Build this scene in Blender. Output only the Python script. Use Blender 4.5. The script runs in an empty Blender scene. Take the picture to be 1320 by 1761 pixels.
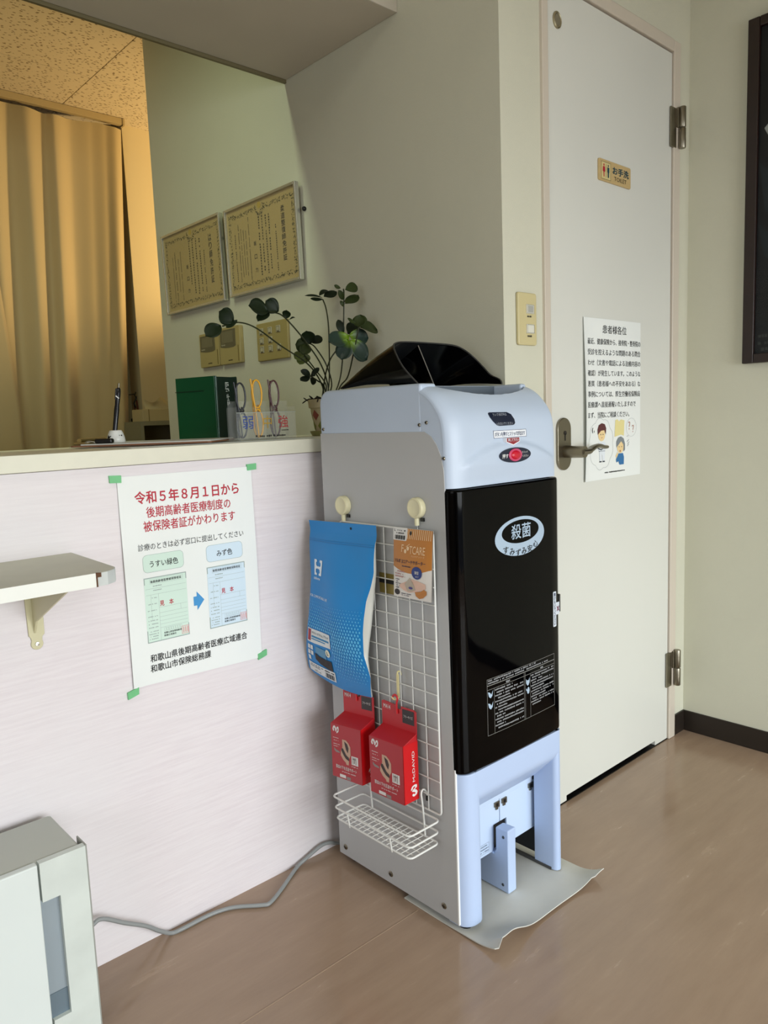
import bpy, bmesh, math, random
from mathutils import Vector, Matrix
random.seed(7)
S = bpy.context.scene
COL = S.collection
PI = math.pi

# ------------------------------------------------------------------ camera
cam_d = bpy.data.cameras.new('camera')
cam = bpy.data.objects.new('camera', cam_d)
COL.objects.link(cam)
Rr = Vector((0.738431, -0.673287, -0.037473)); Ru = Vector((0.109563, 0.064961, 0.991855)); Rf = Vector((0.665369, 0.736522, -0.121736))
M = Matrix(((Rr.x, Ru.x, -Rf.x, 0.0), (Rr.y, Ru.y, -Rf.y, 0.0), (Rr.z, Ru.z, -Rf.z, 1.03), (0, 0, 0, 1)))
cam.matrix_world = M
cam_d.sensor_fit = 'HORIZONTAL'; cam_d.sensor_width = 36.0; cam_d.lens = 36.0 * 1311.317 / 1320.0
cam_d.clip_start = 0.02
S.camera = cam

# ------------------------------------------------------------------ world, lights, exposure
S.view_settings.view_transform = 'Standard'
S.view_settings.look = 'None'
S.view_settings.exposure = 0.0
S.view_settings.gamma = 1.0
S.view_settings.use_curve_mapping = False
W = bpy.data.worlds.new('world'); S.world = W; W.use_nodes = True
W.node_tree.nodes['Background'].inputs[0].default_value = (0.75, 0.85, 1.0, 1)
W.node_tree.nodes['Background'].inputs[1].default_value = 0.6

def area(name, loc, target, sx, sy, power, color):
    l = bpy.data.lights.new(name, 'AREA'); l.shape = 'RECTANGLE'; l.size = sx; l.size_y = sy; l.energy = power; l.color = color
    o = bpy.data.objects.new(name, l); COL.objects.link(o)
    o.location = loc
    o.rotation_euler = (Vector(target) - Vector(loc)).to_track_quat('-Z', 'Y').to_euler()
    return o
# daylight through the glazed front of the waiting room (behind the camera)
dl = area('daylight_front_window', (0.90, -2.42, 0.95), (0.90, -0.2, -1.25), 2.6, 1.6, 110, (0.945, 0.985, 1.0)); dl.data.spread = math.radians(142)
# added fill for left-facing surfaces, shining from an invented side window
area('added_side_fill', (-1.72, -0.35, 1.15), (1.2, 0.55, 0.55), 1.3, 1.1, 15, (0.95, 0.985, 1.0))
# waiting-room ceiling lamp
area('waiting_room_lamp', (-0.1, 0.55, 2.40), (-0.1, 0.55, 0), 0.55, 0.55, 5.0, (1.0, 0.98, 0.86))
# fluorescent tube on the reception ceiling
area('reception_lamp', (0.25, 2.0, 2.40), (0.25, 2.0, 0), 1.1, 0.06, 8.5, (0.88, 1.0, 0.66))
# warm lamp in the treatment room, round the corner of the partition
lp = bpy.data.lights.new('treatment_room_lamp', 'SPOT'); lp.energy = 95; lp.color = (1.0, 0.70, 0.34); lp.shadow_soft_size = 0.07
lp.spot_size = math.radians(80); lp.spot_blend = 0.7
lo = bpy.data.objects.new('treatment_room_lamp', lp); COL.objects.link(lo); lo.location = (2.75, 2.95, 1.70)
lo.rotation_euler = (Vector((1.5, 3.5, 2.22)) - lo.location).to_track_quat('-Z', 'Y').to_euler()

# ------------------------------------------------------------------ materials
def lin(h):
    h = h.lstrip('#'); c = [int(h[i:i+2], 16) / 255 for i in (0, 2, 4)]
    return tuple((x / 12.92 if x <= 0.04045 else ((x + 0.055) / 1.055) ** 2.4) for x in c) + (1,)
MATS = {}
def mat(name, col, rough=0.5, metal=0.0, spec=0.5, coat=0.0, var=0.0, vscale=8.0, vstretch=(1, 1, 1), bump=0.0, bscale=200.0, bstretch=(1, 1, 1), alpha=1.0, trans=0.0, sub=0.0, var2=None, rvar=0.0):
    if name in MATS: return MATS[name]
    m = bpy.data.materials.new(name); m.use_nodes = True
    nt = m.node_tree; b = nt.nodes['Principled BSDF']; N = nt.nodes.new; L = nt.links.new
    c = lin(col) if isinstance(col, str) else tuple(col) + (1,)
    b.inputs['Base Color'].default_value = c; b.inputs['Roughness'].default_value = rough; b.inputs['Metallic'].default_value = metal
    b.inputs['Specular IOR Level'].default_value = spec; b.inputs['Coat Weight'].default_value = coat
    b.inputs['Alpha'].default_value = alpha; b.inputs['Transmission Weight'].default_value = trans
    def noise(scale, stretch, detail=4):
        tc = N('ShaderNodeTexCoord'); mp = N('ShaderNodeMapping'); mp.inputs['Scale'].default_value = stretch
        n = N('ShaderNodeTexNoise'); n.inputs['Scale'].default_value = scale; n.inputs['Detail'].default_value = detail
        L(tc.outputs['Object'], mp.inputs['Vector']); L(mp.outputs['Vector'], n.inputs['Vector']); return n
    if var > 0:
        n = noise(vscale, vstretch)
        mx = N('ShaderNodeMix'); mx.data_type = 'RGBA'
        r = N('ShaderNodeMapRange'); r.inputs[1].default_value = 0.35; r.inputs[2].default_value = 0.68; r.inputs[3].default_value = 0; r.inputs[4].default_value = 1
        L(n.outputs['Fac'], r.inputs[0]); L(r.outputs[0], mx.inputs['Factor'])
        mx.inputs['A'].default_value = c
        mx.inputs['B'].default_value = lin(var2) if var2 else tuple(max(0, x * (1 - var)) for x in c[:3]) + (1,)
        L(mx.outputs['Result'], b.inputs['Base Color'])
        if rvar:
            r2 = N('ShaderNodeMapRange'); r2.inputs[1].default_value = 0.3; r2.inputs[2].default_value = 0.7; r2.inputs[3].default_value = rough; r2.inputs[4].default_value = rough + rvar
            L(n.outputs['Fac'], r2.inputs[0]); L(r2.outputs[0], b.inputs['Roughness'])
    if bump > 0:
        n = noise(bscale, bstretch, 6); bp = N('ShaderNodeBump'); bp.inputs['Strength'].default_value = bump; bp.inputs['Distance'].default_value = 0.002
        L(n.outputs['Fac'], bp.inputs['Height']); L(bp.outputs['Normal'], b.inputs['Normal'])
    MATS[name] = m
    return m

# ------------------------------------------------------------------ mesh helpers
_tc = {}
def glyphs(s, bold=0.0):
    k = (s, bold)
    if k not in _tc:
        cu = bpy.data.curves.new('t', 'FONT'); cu.body = s; cu.size = 1; cu.resolution_u = 2; cu.offset = bold
        ob = bpy.data.objects.new('t', cu); COL.objects.link(ob)
        dg = bpy.context.evaluated_depsgraph_get()
        ev = ob.evaluated_get(dg); me = ev.to_mesh()
        vs = [(v.co.x, v.co.y) for v in me.vertices]; fs = [tuple(p.vertices) for p in me.polygons]
        ev.to_mesh_clear(); bpy.data.objects.remove(ob); bpy.data.curves.remove(cu)
        _tc[k] = (vs, fs)
    return _tc[k]

class MB:
    def __init__(s): s.v = []; s.f = []; s.pieces = []; s.fine = False
    def add(s, vs, fs):
        o = len(s.v); s.v += [tuple(p) for p in vs]; s.f += [tuple(i + o for i in f) for f in fs]; return s
    def box(s, x0, x1, y0, y1, z0, z1, T=None):
        vs = [(x, y, z) for x in (x0, x1) for y in (y0, y1) for z in (z0, z1)]
        if T: vs = [T(*p) for p in vs]
        return s.add(vs, [(0, 1, 3, 2), (4, 6, 7, 5), (0, 4, 5, 1), (2, 3, 7, 6), (0, 2, 6, 4), (1, 5, 7, 3)])
    def prism(s, out, T, w0, w1):
        n = len(out)
        vs = [T(u, v, w0) for u, v in out] + [T(u, v, w1) for u, v in out]
        return s.add(vs, [tuple(range(n)), tuple(range(2 * n - 1, n - 1, -1))] + [(i, i + n, (i + 1) % n + n, (i + 1) % n) for i in range(n)])
    def tube(s, path, r, n=8, closed=False, flat=1.0):
        P = [Vector(p) for p in path]; m = len(P); rings = []; prev = None
        for i in range(m):
            if closed: t = P[(i + 1) % m] - P[i - 1]
            else: t = P[min(i + 1, m - 1)] - P[max(i - 1, 0)]
            t.normalize()
            if prev is None:
                a = Vector((0, 0, 1)) if abs(t.z) < 0.9 else Vector((1, 0, 0)); u = t.cross(a).normalized()
            else:
                u = prev - t * prev.dot(t)
                u = u.normalized() if u.length > 1e-6 else t.orthogonal().normalized()
            prev = u; w = t.cross(u)
            rr = r[i] if isinstance(r, (list, tuple)) else r
            rings.append([P[i] + u * (rr * math.cos(2 * PI * k / n)) + w * (rr * flat * math.sin(2 * PI * k / n)) for k in range(n)])
        vs = [p for rg in rings for p in rg]; fs = []
        for i in range(m if closed else m - 1):
            j = (i + 1) % m
            for k in range(n): fs.append((i * n + k, i * n + (k + 1) % n, j * n + (k + 1) % n, j * n + k))
        if not closed: fs += [tuple(range(n - 1, -1, -1)), tuple(range((m - 1) * n, m * n))]
        return s.add(vs, fs)
    def lathe(s, prof, n, T):
        vs = [T(r * math.cos(2 * PI * k / n), r * math.sin(2 * PI * k / n), h) for r, h in prof for k in range(n)]; fs = []
        for i in range(len(prof) - 1):
            for k in range(n): fs.append((i * n + k, i * n + (k + 1) % n, (i + 1) * n + (k + 1) % n, (i + 1) * n + k))
        fs += [tuple(range(n - 1, -1, -1)), tuple(range((len(prof) - 1) * n, len(prof) * n))]
        return s.add(vs, fs)
    def grid(s, nu, nv, f):
        vs = [f(i / nu, j / nv) for i in range(nu + 1) for j in range(nv + 1)]
        return s.add(vs, [(i * (nv + 1) + j, (i + 1) * (nv + 1) + j, (i + 1) * (nv + 1) + j + 1, i * (nv + 1) + j + 1) for i in range(nu) for j in range(nv)])
    def text(s, t, u0, v0, w, h, T, bold=0.0, lift=0.0005, vertical=False, shear=0.0):
        """lettering fitted into the box (u0,v0)-(u0+w,v0+h) of the surface T"""
        if vertical:
            k = len(t); ch = h / k; a = MB()
            for i, c in enumerate(t): a.text(c, u0, v0 + h - (i + 1) * ch + ch * 0.06, w, ch * 0.88, T, bold, lift)
            m_ = MB()
            for q in a.pieces: m_.add(q.v, q.f)
            s.pieces.append(m_); return s
        vs, fs = glyphs(t)
        if not vs: return s
        x0 = min(p[0] for p in vs); x1 = max(p[0] for p in vs); y0 = min(p[1] for p in vs); y1 = max(p[1] for p in vs)
        sx = w / max(1e-6, x1 - x0); sy = h / max(1e-6, y1 - y0)
        a = MB(); bo = bold * 0.9 if bold > 0.003 else 0.0
        for k, (dx, dy) in enumerate(((-bo, 0), (bo, 0), (0, bo), (0, -bo)) if bo else ((0, 0),)): a.add([T(u0 + (x - x0 + dx) * sx, v0 + (y - y0 + dy) * sy, lift + k * 0.00005) for x, y in vs], fs)
        s.pieces.append(a); return s
    def rect(s, u0, u1, v0, v1, T, lift=0.0004, n=1):
        for i in range(n):
            a = u0 + (u1 - u0) * i / n; b = u0 + (u1 - u0) * (i + 1) / n
            s.add([T(a, v0, lift), T(b, v0, lift), T(b, v1, lift), T(a, v1, lift)], [(0, 1, 2, 3)])
        return s
    def frame(s, u0, u1, v0, v1, t, T, lift=0.0004):
        s.rect(u0, u1, v0, v0 + t, T, lift, 12); s.rect(u0, u1, v1 - t, v1, T, lift, 12); s.rect(u0, u0 + t, v0, v1, T, lift); return s.rect(u1 - t, u1, v0, v1, T, lift)
    def poly(s, pts, T, lift=0.0004): return s.add([T(u, v, lift) for u, v in pts], [tuple(range(len(pts)))])
    def dashes(s, u0, u1, v, h, T, lift=0.0005, fill=0.8, rng=random, vertical=False):
        """a line of print too small to read: short strokes of uneven length"""
        u = u0; s.fine = True
        while u < u1:
            w = h * rng.uniform(0.5, 0.95)
            if rng.random() < fill:
                a = v + h * rng.uniform(0, 0.2); b = v + h * rng.uniform(0.75, 1.0)
                if vertical: s.rect(a, b, u, min(u + w, u1), T, lift)
                else: s.rect(u, min(u + w, u1), a, b, T, lift)
            u += w + h * 0.22
        return s
    def build(s, name, m, parent=None, smooth=None, bevel=0.0, seg=2, mats=None):
        if s.pieces:
            o = None
            for q in s.pieces: o = q.build(name, m, parent)
            s.pieces = []
            if s.v: s.build(name if not s.fine else 'small_print', m, parent)
            return o
        me = bpy.data.meshes.new(name); me.from_pydata(s.v, [], s.f)
        o = bpy.data.objects.new(name, me); COL.objects.link(o)
        bm = bmesh.new(); bm.from_mesh(me); bmesh.ops.recalc_face_normals(bm, faces=bm.faces) if bevel or smooth else None; bm.to_mesh(me); bm.free()
        me.materials.append(m)
        if s.fine: o['kind'] = 'stuff'
        if smooth is not None:
            me.shade_smooth(); me.set_sharp_from_angle(angle=math.radians(smooth))
        if bevel:
            md = o.modifiers.new('bevel', 'BEVEL'); md.width = bevel; md.segments = seg; md.limit_method = 'ANGLE'; md.angle_limit = math.radians(40); md.harden_normals = True
            me.shade_smooth()
        if parent:
            o.parent = parent; o.matrix_parent_inverse = parent.matrix_basis.inverted()
        return o
def thing(name, label, cat, loc, group=None):
    o = bpy.data.objects.new(name, None); COL.objects.link(o); o.location = loc; o.empty_display_size = 0.05
    return tag(o, label, cat, group)
def tag(o, label, cat, group=None):
    o['label'] = label; o['category'] = cat
    if group: o['group'] = group
    return o
def struct(o, label, cat):
    o['kind'] = 'structure'; o['label'] = label; o['category'] = cat; return o
def YP(y0): return lambda u, v, w: (u, y0 - w, v)            # sheet facing -Y: u = x, v = z
def XP(x0, y0=0.0): return lambda u, v, w: (x0 - w, y0 - u, v)  # sheet facing -X: u runs towards -y
def ell(cx, cy, rx, ry, n=32, a0=0.0, a1=2 * PI): return [(cx + rx * math.cos(a0 + (a1 - a0) * i / n), cy + ry * math.sin(a0 + (a1 - a0) * i / n)) for i in range(n + (0 if a1 - a0 > 6.28 else 1))]
def rrect(x0, x1, y0, y1, r, n=5):
    o = []
    for cx, cy, a in ((x1 - r, y1 - r, 0), (x0 + r, y1 - r, 90), (x0 + r, y0 + r, 180), (x1 - r, y0 + r, 270)):
        for i in range(n + 1):
            t = math.radians(a + 90 * i / n); o.append((cx + r * math.cos(t), cy + r * math.sin(t)))
    return o
def lerp(a, b, t): return a + (b - a) * t
def interp(pts, t):
    for (a, x), (b, y) in zip(pts, pts[1:]):
        if t <= b: return x + (y - x) * (0 if b == a else max(0, (t - a)) / (b - a))
    return pts[-1][1]
def spline(pts, n=6):
    P = [Vector(p) for p in pts]; out = []
    for i in range(len(P) - 1):
        p0 = P[max(i - 1, 0)]; p1 = P[i]; p2 = P[i + 1]; p3 = P[min(i + 2, len(P) - 1)]
        for k in range(n):
            t = k / n
            out.append(0.5 * ((2 * p1) + (p2 - p0) * t + (2 * p0 - 5 * p1 + 4 * p2 - p3) * t * t + (3 * p1 - p0 - 3 * p2 + p3) * t ** 3))
    out.append(P[-1]); return out

wallm = mat('wallpaper_cream', '#d0d0be', 0.85, var=0.06, vscale=2.0, bump=0.25, bscale=420)
wall2 = mat('wallpaper_reception', '#c9c8a6', 0.85, var=0.05, vscale=2.0, bump=0.25, bscale=420)
white_paint = mat('door_white', '#dadcd5', 0.42, var=0.04, vscale=1.5)
frame_paint = mat('door_frame_paint', '#cfc6b8', 0.35)
black = mat('black_plastic', '#060607', 0.35)
ink = mat('black_ink', '#161616', 0.7)
white_plastic = mat('white_plastic', '#e4e6e4', 0.4)
steel = mat('brushed_steel', '#8d8778', 0.32, metal=1.0, bump=0.1, bscale=300, bstretch=(1, 1, .1))
chrome = mat('bright_steel', '#c8c8c4', 0.2, metal=1.0)
paperw = mat('white_paper', '#e9eeec', 0.75, var=0.03, vscale=6)
redink = mat('red_ink', '#b51a33', 0.6)

# ------------------------------------------------------------------ room shell
XW, YD, YC, XR = 1.399, 1.119, 1.399, 2.274
def slab(name, b, m, label, cat, bevel=0): return struct(MB().box(*b).build(name, m, bevel=bevel), label, cat)
# vinyl floor
fm = bpy.data.materials.new('vinyl_floor'); fm.use_nodes = True
nt = fm.node_tree; b = nt.nodes['Principled BSDF']; N = nt.nodes.new; L = nt.links.new
tc = N('ShaderNodeTexCoord')
mp = N('ShaderNodeMapping'); mp.inputs['Scale'].default_value = (1.5, 8, 1); mp.inputs['Rotation'].default_value = (0, 0, 0.1)
n1 = N('ShaderNodeTexNoise'); n1.inputs['Scale'].default_value = 3.0; n1.inputs['Detail'].default_value = 8; n1.inputs['Roughness'].default_value = 0.65
n2 = N('ShaderNodeTexNoise'); n2.inputs['Scale'].default_value = 1.6; n2.inputs['Detail'].default_value = 5
n3 = N('ShaderNodeTexNoise'); n3.inputs['Scale'].default_value = 26; n3.inputs['Detail'].default_value = 6
L(tc.outputs['Object'], mp.inputs['Vector']); L(mp.outputs['Vector'], n1.inputs['Vector']); L(tc.outputs['Object'], n2.inputs['Vector']); L(tc.outputs['Object'], n3.inputs['Vector'])
cr = N('ShaderNodeValToRGB'); cr.color_ramp.elements[0].position = 0.30; cr.color_ramp.elements[0].color = lin('#97806c'); cr.color_ramp.elements[1].position = 0.75; cr.color_ramp.elements[1].color = lin('#ae9782')
e = cr.color_ramp.elements.new(0.60); e.color = lin('#a08974')
L(n1.outputs['Fac'], cr.inputs['Fac'])
mx = N('ShaderNodeMix'); mx.data_type = 'RGBA'; mx.blend_type = 'MULTIPLY'; mx.inputs['Factor'].default_value = 0.5
r0 = N('ShaderNodeMapRange'); r0.inputs[1].default_value = 0.3; r0.inputs[2].default_value = 0.7; r0.inputs[3].default_value = 0.82; r0.inputs[4].default_value = 1.05
L(n2.outputs['Fac'], r0.inputs[0]); L(cr.outputs['Color'], mx.inputs['A']); L(r0.outputs[0], mx.inputs['B']); L(mx.outputs['Result'], b.inputs['Base Color'])
r1 = N('ShaderNodeMapRange'); r1.inputs[1].default_value = 0.35; r1.inputs[2].default_value = 0.7; r1.inputs[3].default_value = 0.10; r1.inputs[4].default_value = 0.30
L(n1.outputs['Fac'], r1.inputs[0]); L(r1.outputs[0], b.inputs['Roughness'])
bp = N('ShaderNodeBump'); bp.inputs['Strength'].default_value = 0.06; bp.inputs['Distance'].default_value = 0.002; L(n3.outputs['Fac'], bp.inputs['Height']); L(bp.outputs['Normal'], b.inputs['Normal'])
b.inputs['Specular IOR Level'].default_value = 0.5
floor = slab('floor', (-1.8, 3.6, -2.6, 4.2, -0.06, 0.0), fm, 'glossy taupe vinyl floor with scuffed streaks', 'floor')
# a welded seam between two vinyl sheets
sm = mat('seam_weld', '#a08a74', 0.4)
MB().box(0.2, 1.03, 1.0795, 1.0812, 0, 0.0006).build('seam', sm, floor)
slab('ceiling', (-1.8, 2.4, -2.6, 1.90, 2.45, 2.53), mat('ceiling_paint', '#d8d4c4', 0.9), 'plain cream ceiling of the waiting room', 'ceiling')
slab('wall_right', (XR, XR + 0.1, -2.6, YD + 0.1, 0, 2.45), wallm, 'cream papered wall to the right of the toilet door', 'wall')
# wall with the door opening
wb = MB()
wb.box(XW, 1.548, YD, YD + 0.12, 0, 2.45); wb.box(2.203, XR, YD, YD + 0.12, 0, 2.45); wb.box(1.548, 2.203, YD, YD + 0.12, 2.053, 2.45)
struct(wb.build('wall_back', wallm), 'cream papered wall around the white toilet door', 'wall')
slab('wall_side', (XW, XW + 0.12, YD + 0.12, 2.775, 0, 2.45), wallm, 'papered partition wall carrying the framed certificates', 'wall')
slab('wall_header', (-1.8, XW, 1.43, 1.90, 2.013, 2.45), mat('header_paint', '#bfb8a9', 0.8, var=0.08, vscale=3), 'dropped header beam above the reception counter', 'wall', 0.003)
slab('trim_1', (-1.8, XW, 1.900, 1.909, 2.005, 2.022), mat('rail_dark', '#6b6346', 0.5), 'thin shutter rail along the rear edge of the header beam', 'trim')
wl = MB(); wl.box(-1.9, -1.8, -2.6, -1.05, 0, 2.45); wl.box(-1.9, -1.8, 0.35, 4.2, 0, 2.45); wl.box(-1.9, -1.8, -1.05, 0.35, 0, 0.58); wl.box(-1.9, -1.8, -1.05, 0.35, 1.72, 2.45)
struct(wl.build('wall_left', mat('unseen_wall_tan', '#8f8069', 0.6)), 'tan unseen wall with an added window opening, left of the picture', 'wall')  # unseen wall; tan tone cuts bounce, opening added for the side fill
# front wall with the glazed opening
wf = MB(); wf.box(-1.8, -0.42, -2.6, -2.5, 0, 2.45); wf.box(2.2, 2.4, -2.6, -2.5, 0, 2.45); wf.box(-0.42, 2.2, -2.6, -2.5, 1.78, 2.45)
struct(wf.build('wall_front', wallm), 'front wall with the glazed opening, behind the camera', 'wall')
# treatment room
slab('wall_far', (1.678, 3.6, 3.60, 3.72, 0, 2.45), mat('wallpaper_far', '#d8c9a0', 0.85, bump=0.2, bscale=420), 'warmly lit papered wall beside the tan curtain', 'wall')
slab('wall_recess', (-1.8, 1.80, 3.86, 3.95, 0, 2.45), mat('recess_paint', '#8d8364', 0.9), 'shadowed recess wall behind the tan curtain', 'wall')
slab('wall_outer', (3.5, 3.6, 1.2, 4.2, 0, 2.45), wallm, 'end wall of the treatment room, out of view', 'wall')
slab('wall_toilet', (1.52, 3.5, 2.4, 2.45, 0, 2.45), wallm, 'rear wall of the toilet cubicle, out of view', 'wall')
# fissured ceiling tiles
tm = bpy.data.materials.new('fissured_tile'); tm.use_nodes = True
nt = tm.node_tree; b = nt.nodes['Principled BSDF']; N = nt.nodes.new; L = nt.links.new
tc = N('ShaderNodeTexCoord'); mp = N('ShaderNodeMapping'); mp.inputs['Scale'].default_value = (1, 1.9, 1); mp.inputs['Rotation'].default_value = (0, 0, 0.7)
n0 = N('ShaderNodeTexNoise'); n0.inputs['Scale'].default_value = 14; mpx = N('ShaderNodeVectorMath'); mpx.operation = 'MULTIPLY_ADD'; mpx.inputs[1].default_value = (0.03, 0.03, 0.03)
n1 = N('ShaderNodeTexVoronoi'); n1.inputs['Scale'].default_value = 50; n1.inputs['Randomness'].default_value = 1.0
L(tc.outputs['Object'], n0.inputs['Vector']); L(n0.outputs['Color'], mpx.inputs[0]); L(tc.outputs['Object'], mpx.inputs[2]); L(mpx.outputs[0], mp.inputs['Vector']); L(mp.outputs['Vector'], n1.inputs['Vector'])
cr = N('ShaderNodeMapRange'); cr.inputs[1].default_value = 0.22; cr.inputs[2].default_value = 0.30; cr.inputs[3].default_value = 0.0; cr.inputs[4].default_value = 1.0
L(n1.outputs['Distance'], cr.inputs[0])
mx = N('ShaderNodeMix'); mx.data_type = 'RGBA'; mx.inputs['A'].default_value = lin('#8d7a5c'); mx.inputs['B'].default_value = lin('#d6c8a8')
L(cr.outputs[0], mx.inputs['Factor']); L(mx.outputs['Result'], b.inputs['Base Color']); b.inputs['Roughness'].default_value = 0.95
bp = N('ShaderNodeBump'); bp.inputs['Strength'].default_value = 0.6; bp.inputs['Distance'].default_value = 0.003; L(cr.outputs[0], bp.inputs['Height']); L(bp.outputs['Normal'], b.inputs['Normal'])
ce = slab('ceiling_treatment', (-1.8, 3.6, 1.90, 4.2, 2.458, 2.53), mat('ceiling_grid_dark', '#7d6c4c', 0.9), 'fissured tile ceiling of the treatment room', 'ceiling')
TW = 0.455
first = None
for i in range(-3, 5):
    for j in range(-2, 2):
        x = 1.38 + i * TW; y = 3.205 + j * TW
        if y + TW > 4.2: continue
        if first is None:
            first = MB().box(0.0010, TW - 0.0010, 0.0010, TW - 0.0010, 0, 0.009).build('ceiling_tile', tm, ce, bevel=0.0015, seg=1); o = first
        else:
            o = first.copy(); COL.objects.link(o); o.parent = ce
        o.location = (x, y, 2.4495)
# baseboards
bb = mat('baseboard_brown', '#231c16', 0.45)
slab('baseboard_right', (XR - 0.006, XR, -2.5, YD, 0, 0.066), bb, 'dark brown vinyl baseboard along the right wall', 'baseboard', 0.0015)
slab('baseboard_back', (2.206, XR - 0.006, YD - 0.006, YD, 0, 0.066), bb, 'short dark brown baseboard right of the door frame', 'baseboard', 0.0015)

# ------------------------------------------------------------------ front window (behind the camera)
w1 = thing('window_1', 'aluminium framed glazed shop front behind the camera', 'window', (0.75, -2.5, 0)); w1['kind'] = 'structure'
alu = mat('aluminium', '#9a9a98', 0.4, metal=1.0)
for a, c in ((-0.42, -0.38), (0.88, 0.92), (2.16, 2.2)): MB().box(a, c, -2.57, -2.51, 0, 1.78).build('window_frame', alu, w1, bevel=0.003)
MB().box(-0.42, 2.2, -2.57, -2.51, 1.74, 1.78).build('window_frame', alu, w1)
gl = bpy.data.materials.new('window_glass'); gl.use_nodes = True
nt = gl.node_tree; nt.nodes.clear(); o_ = nt.nodes.new('ShaderNodeOutputMaterial'); tr = nt.nodes.new('ShaderNodeBsdfTransparent'); gg = nt.nodes.new('ShaderNodeBsdfGlossy'); gg.inputs['Roughness'].default_value = 0.02
ms = nt.nodes.new('ShaderNodeMixShader'); ms.inputs[0].default_value = 0.06; nt.links.new(tr.outputs[0], ms.inputs[1]); nt.links.new(gg.outputs[0], ms.inputs[2]); nt.links.new(ms.outputs[0], o_.inputs[0])
w2 = thing('added_window', 'added window in the unseen left wall, put in for the fill light', 'window', (-1.85, -0.35, 0.58)); w2['kind'] = 'structure'  # invented window to go with the added side fill
for y0, y1, z0, z1 in ((-1.05, -1.01, 0.58, 1.72), (0.31, 0.35, 0.58, 1.72), (-1.01, 0.31, 0.58, 0.62), (-1.01, 0.31, 1.68, 1.72)): MB().box(-1.87, -1.82, y0, y1, z0, z1).build('window_frame', alu, w2)
MB().box(-1.848, -1.843, -1.01, 0.31, 0.62, 1.68).build('pane', gl, w2)
for a, c in ((-0.38, 0.88), (0.92, 2.16)): MB().box(a, c, -2.545, -2.54, 0.0, 1.74).build('pane', gl, w1)

# ------------------------------------------------------------------ toilet door
d1 = thing('door_1', 'white flush toilet door with lever handle and two steel hinges', 'door', (1.86, YD, 0)); d1['kind'] = 'structure'
MB().box(1.569, 2.169, YD - 0.002, YD + 0.052, 0.0, 0.0022).build('undercut_shade', black, d1)  # black strip paints the dark of the gap under the door
lf = MB(); n_ = [(1.572, 0.003), (1.625, 0.003), (1.625, 0.017), (2.093, 0.017), (2.093, 0.003), (2.166, 0.003), (2.166, 2.018), (1.572, 2.018)]
lf.prism(n_, YP(YD + 0.036), 0, 0.038).build('door_panel', white_paint, d1, bevel=0.0015, seg=1)
jm = MB(); jm.box(1.546, 1.569, YD - 0.008, YD + 0.09, 0, 2.052)
jm.build('frame_jamb', frame_paint, d1, bevel=0.002); jm = MB(); jm.box(2.169, 2.206, YD - 0.008, YD + 0.09, 0, 2.052).build('frame_jamb', frame_paint, d1, bevel=0.003)
MB().box(1.569, 2.169, YD - 0.008, YD + 0.09, 2.022, 2.054).build('frame_head', frame_paint, d1, bevel=0.003)
for nm, x0, x1, z0, z1 in (('stop', 1.569, 1.58, 0, 2.022), ('stop', 2.158, 2.169, 0, 2.022)): MB().box(x0, x1, YD + 0.042, YD + 0.06, z0, z1).build('door_stop', frame_paint, d1)
MB().box(1.569, 2.169, YD + 0.05, YD + 0.09, 0.0, 2.022).build('dark_backing', black, d1)  # black sheet standing in for the dark behind the door gap
for z0 in (1.765, 0.172):
    h = MB(); h.box(2.150, 2.181, YD - 0.0085, YD - 0.004, z0, z0 + 0.108).build('hinge_leaf', steel, d1, bevel=0.001)
    hp = MB()
    for a, c in ((0.0, 0.055), (0.057, 0.113)): hp.lathe([(0.0, z0 + a), (0.0085, z0 + a), (0.0095, z0 + a + 0.002), (0.0095, z0 + c - 0.002), (0.0085, z0 + c), (0.0, z0 + c)], 16, lambda x, y, z: (2.197 + x, YD - 0.0185 + y, z))
    hp.build('hinge_pin', steel, d1, smooth=40)
    MB().box(2.181, 2.19, YD - 0.014, YD - 0.008, z0 + 0.056, z0 + 0.110).build('hinge_leaf', steel, d1, bevel=0.001)
pl = MB().prism(rrect(1.591, 1.648, 0.884, 1.015, 0.028, 8), YP(YD - 0.001), 0, 0.008).build('handle_plate', steel, d1, bevel=0.002)
kh = MB().prism(ell(1.621, 0.977, 0.0055, 0.0055, 16), YP(YD - 0.009), 0, 0.0012).prism([(1.6195, 0.958), (1.6225, 0.958), (1.6225, 0.976), (1.6195, 0.976)], YP(YD - 0.009), 0, 0.0012)
kh.build('keyhole', mat('keyhole_dark', '#2a2620', 0.5), pl)
hd = MB().lathe([(0, 0), (0.0155, 0), (0.0155, 0.003), (0.0145, 0.056), (0.0, 0.057)], 20, lambda x, y, h: (1.624 + x, YD - 0.008 - h, 0.930 + y))
hd.build('handle_neck', steel, d1, smooth=40)
path = spline([(1.618, YD - 0.056, 0.930), (1.645, YD - 0.060, 0.931), (1.672, YD - 0.058, 0.939), (1.700, YD - 0.055, 0.941), (1.725, YD - 0.052, 0.937), (1.742, YD - 0.050, 0.936)], 5)
MB().tube(path, [0.0135] * 6 + [0.011 - 0.003 * i / (len(path) - 6) for i in range(len(path) - 6)], 12, flat=0.6).build('handle_lever', steel, d1, smooth=60)
pe = MB().lathe([(0, 0), (0.0165, 0), (0.0165, 0.003), (0.0135, 0.0045), (0.0115, 0.003), (0, 0.003)], 24, lambda x, y, h: (1.611 + x, YD - 0.002 - h, 1.939 + y * 1.15)).build('indicator_ring', mat('ring_brass', '#a89f84', 0.35, metal=0.8), d1, smooth=40)
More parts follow.
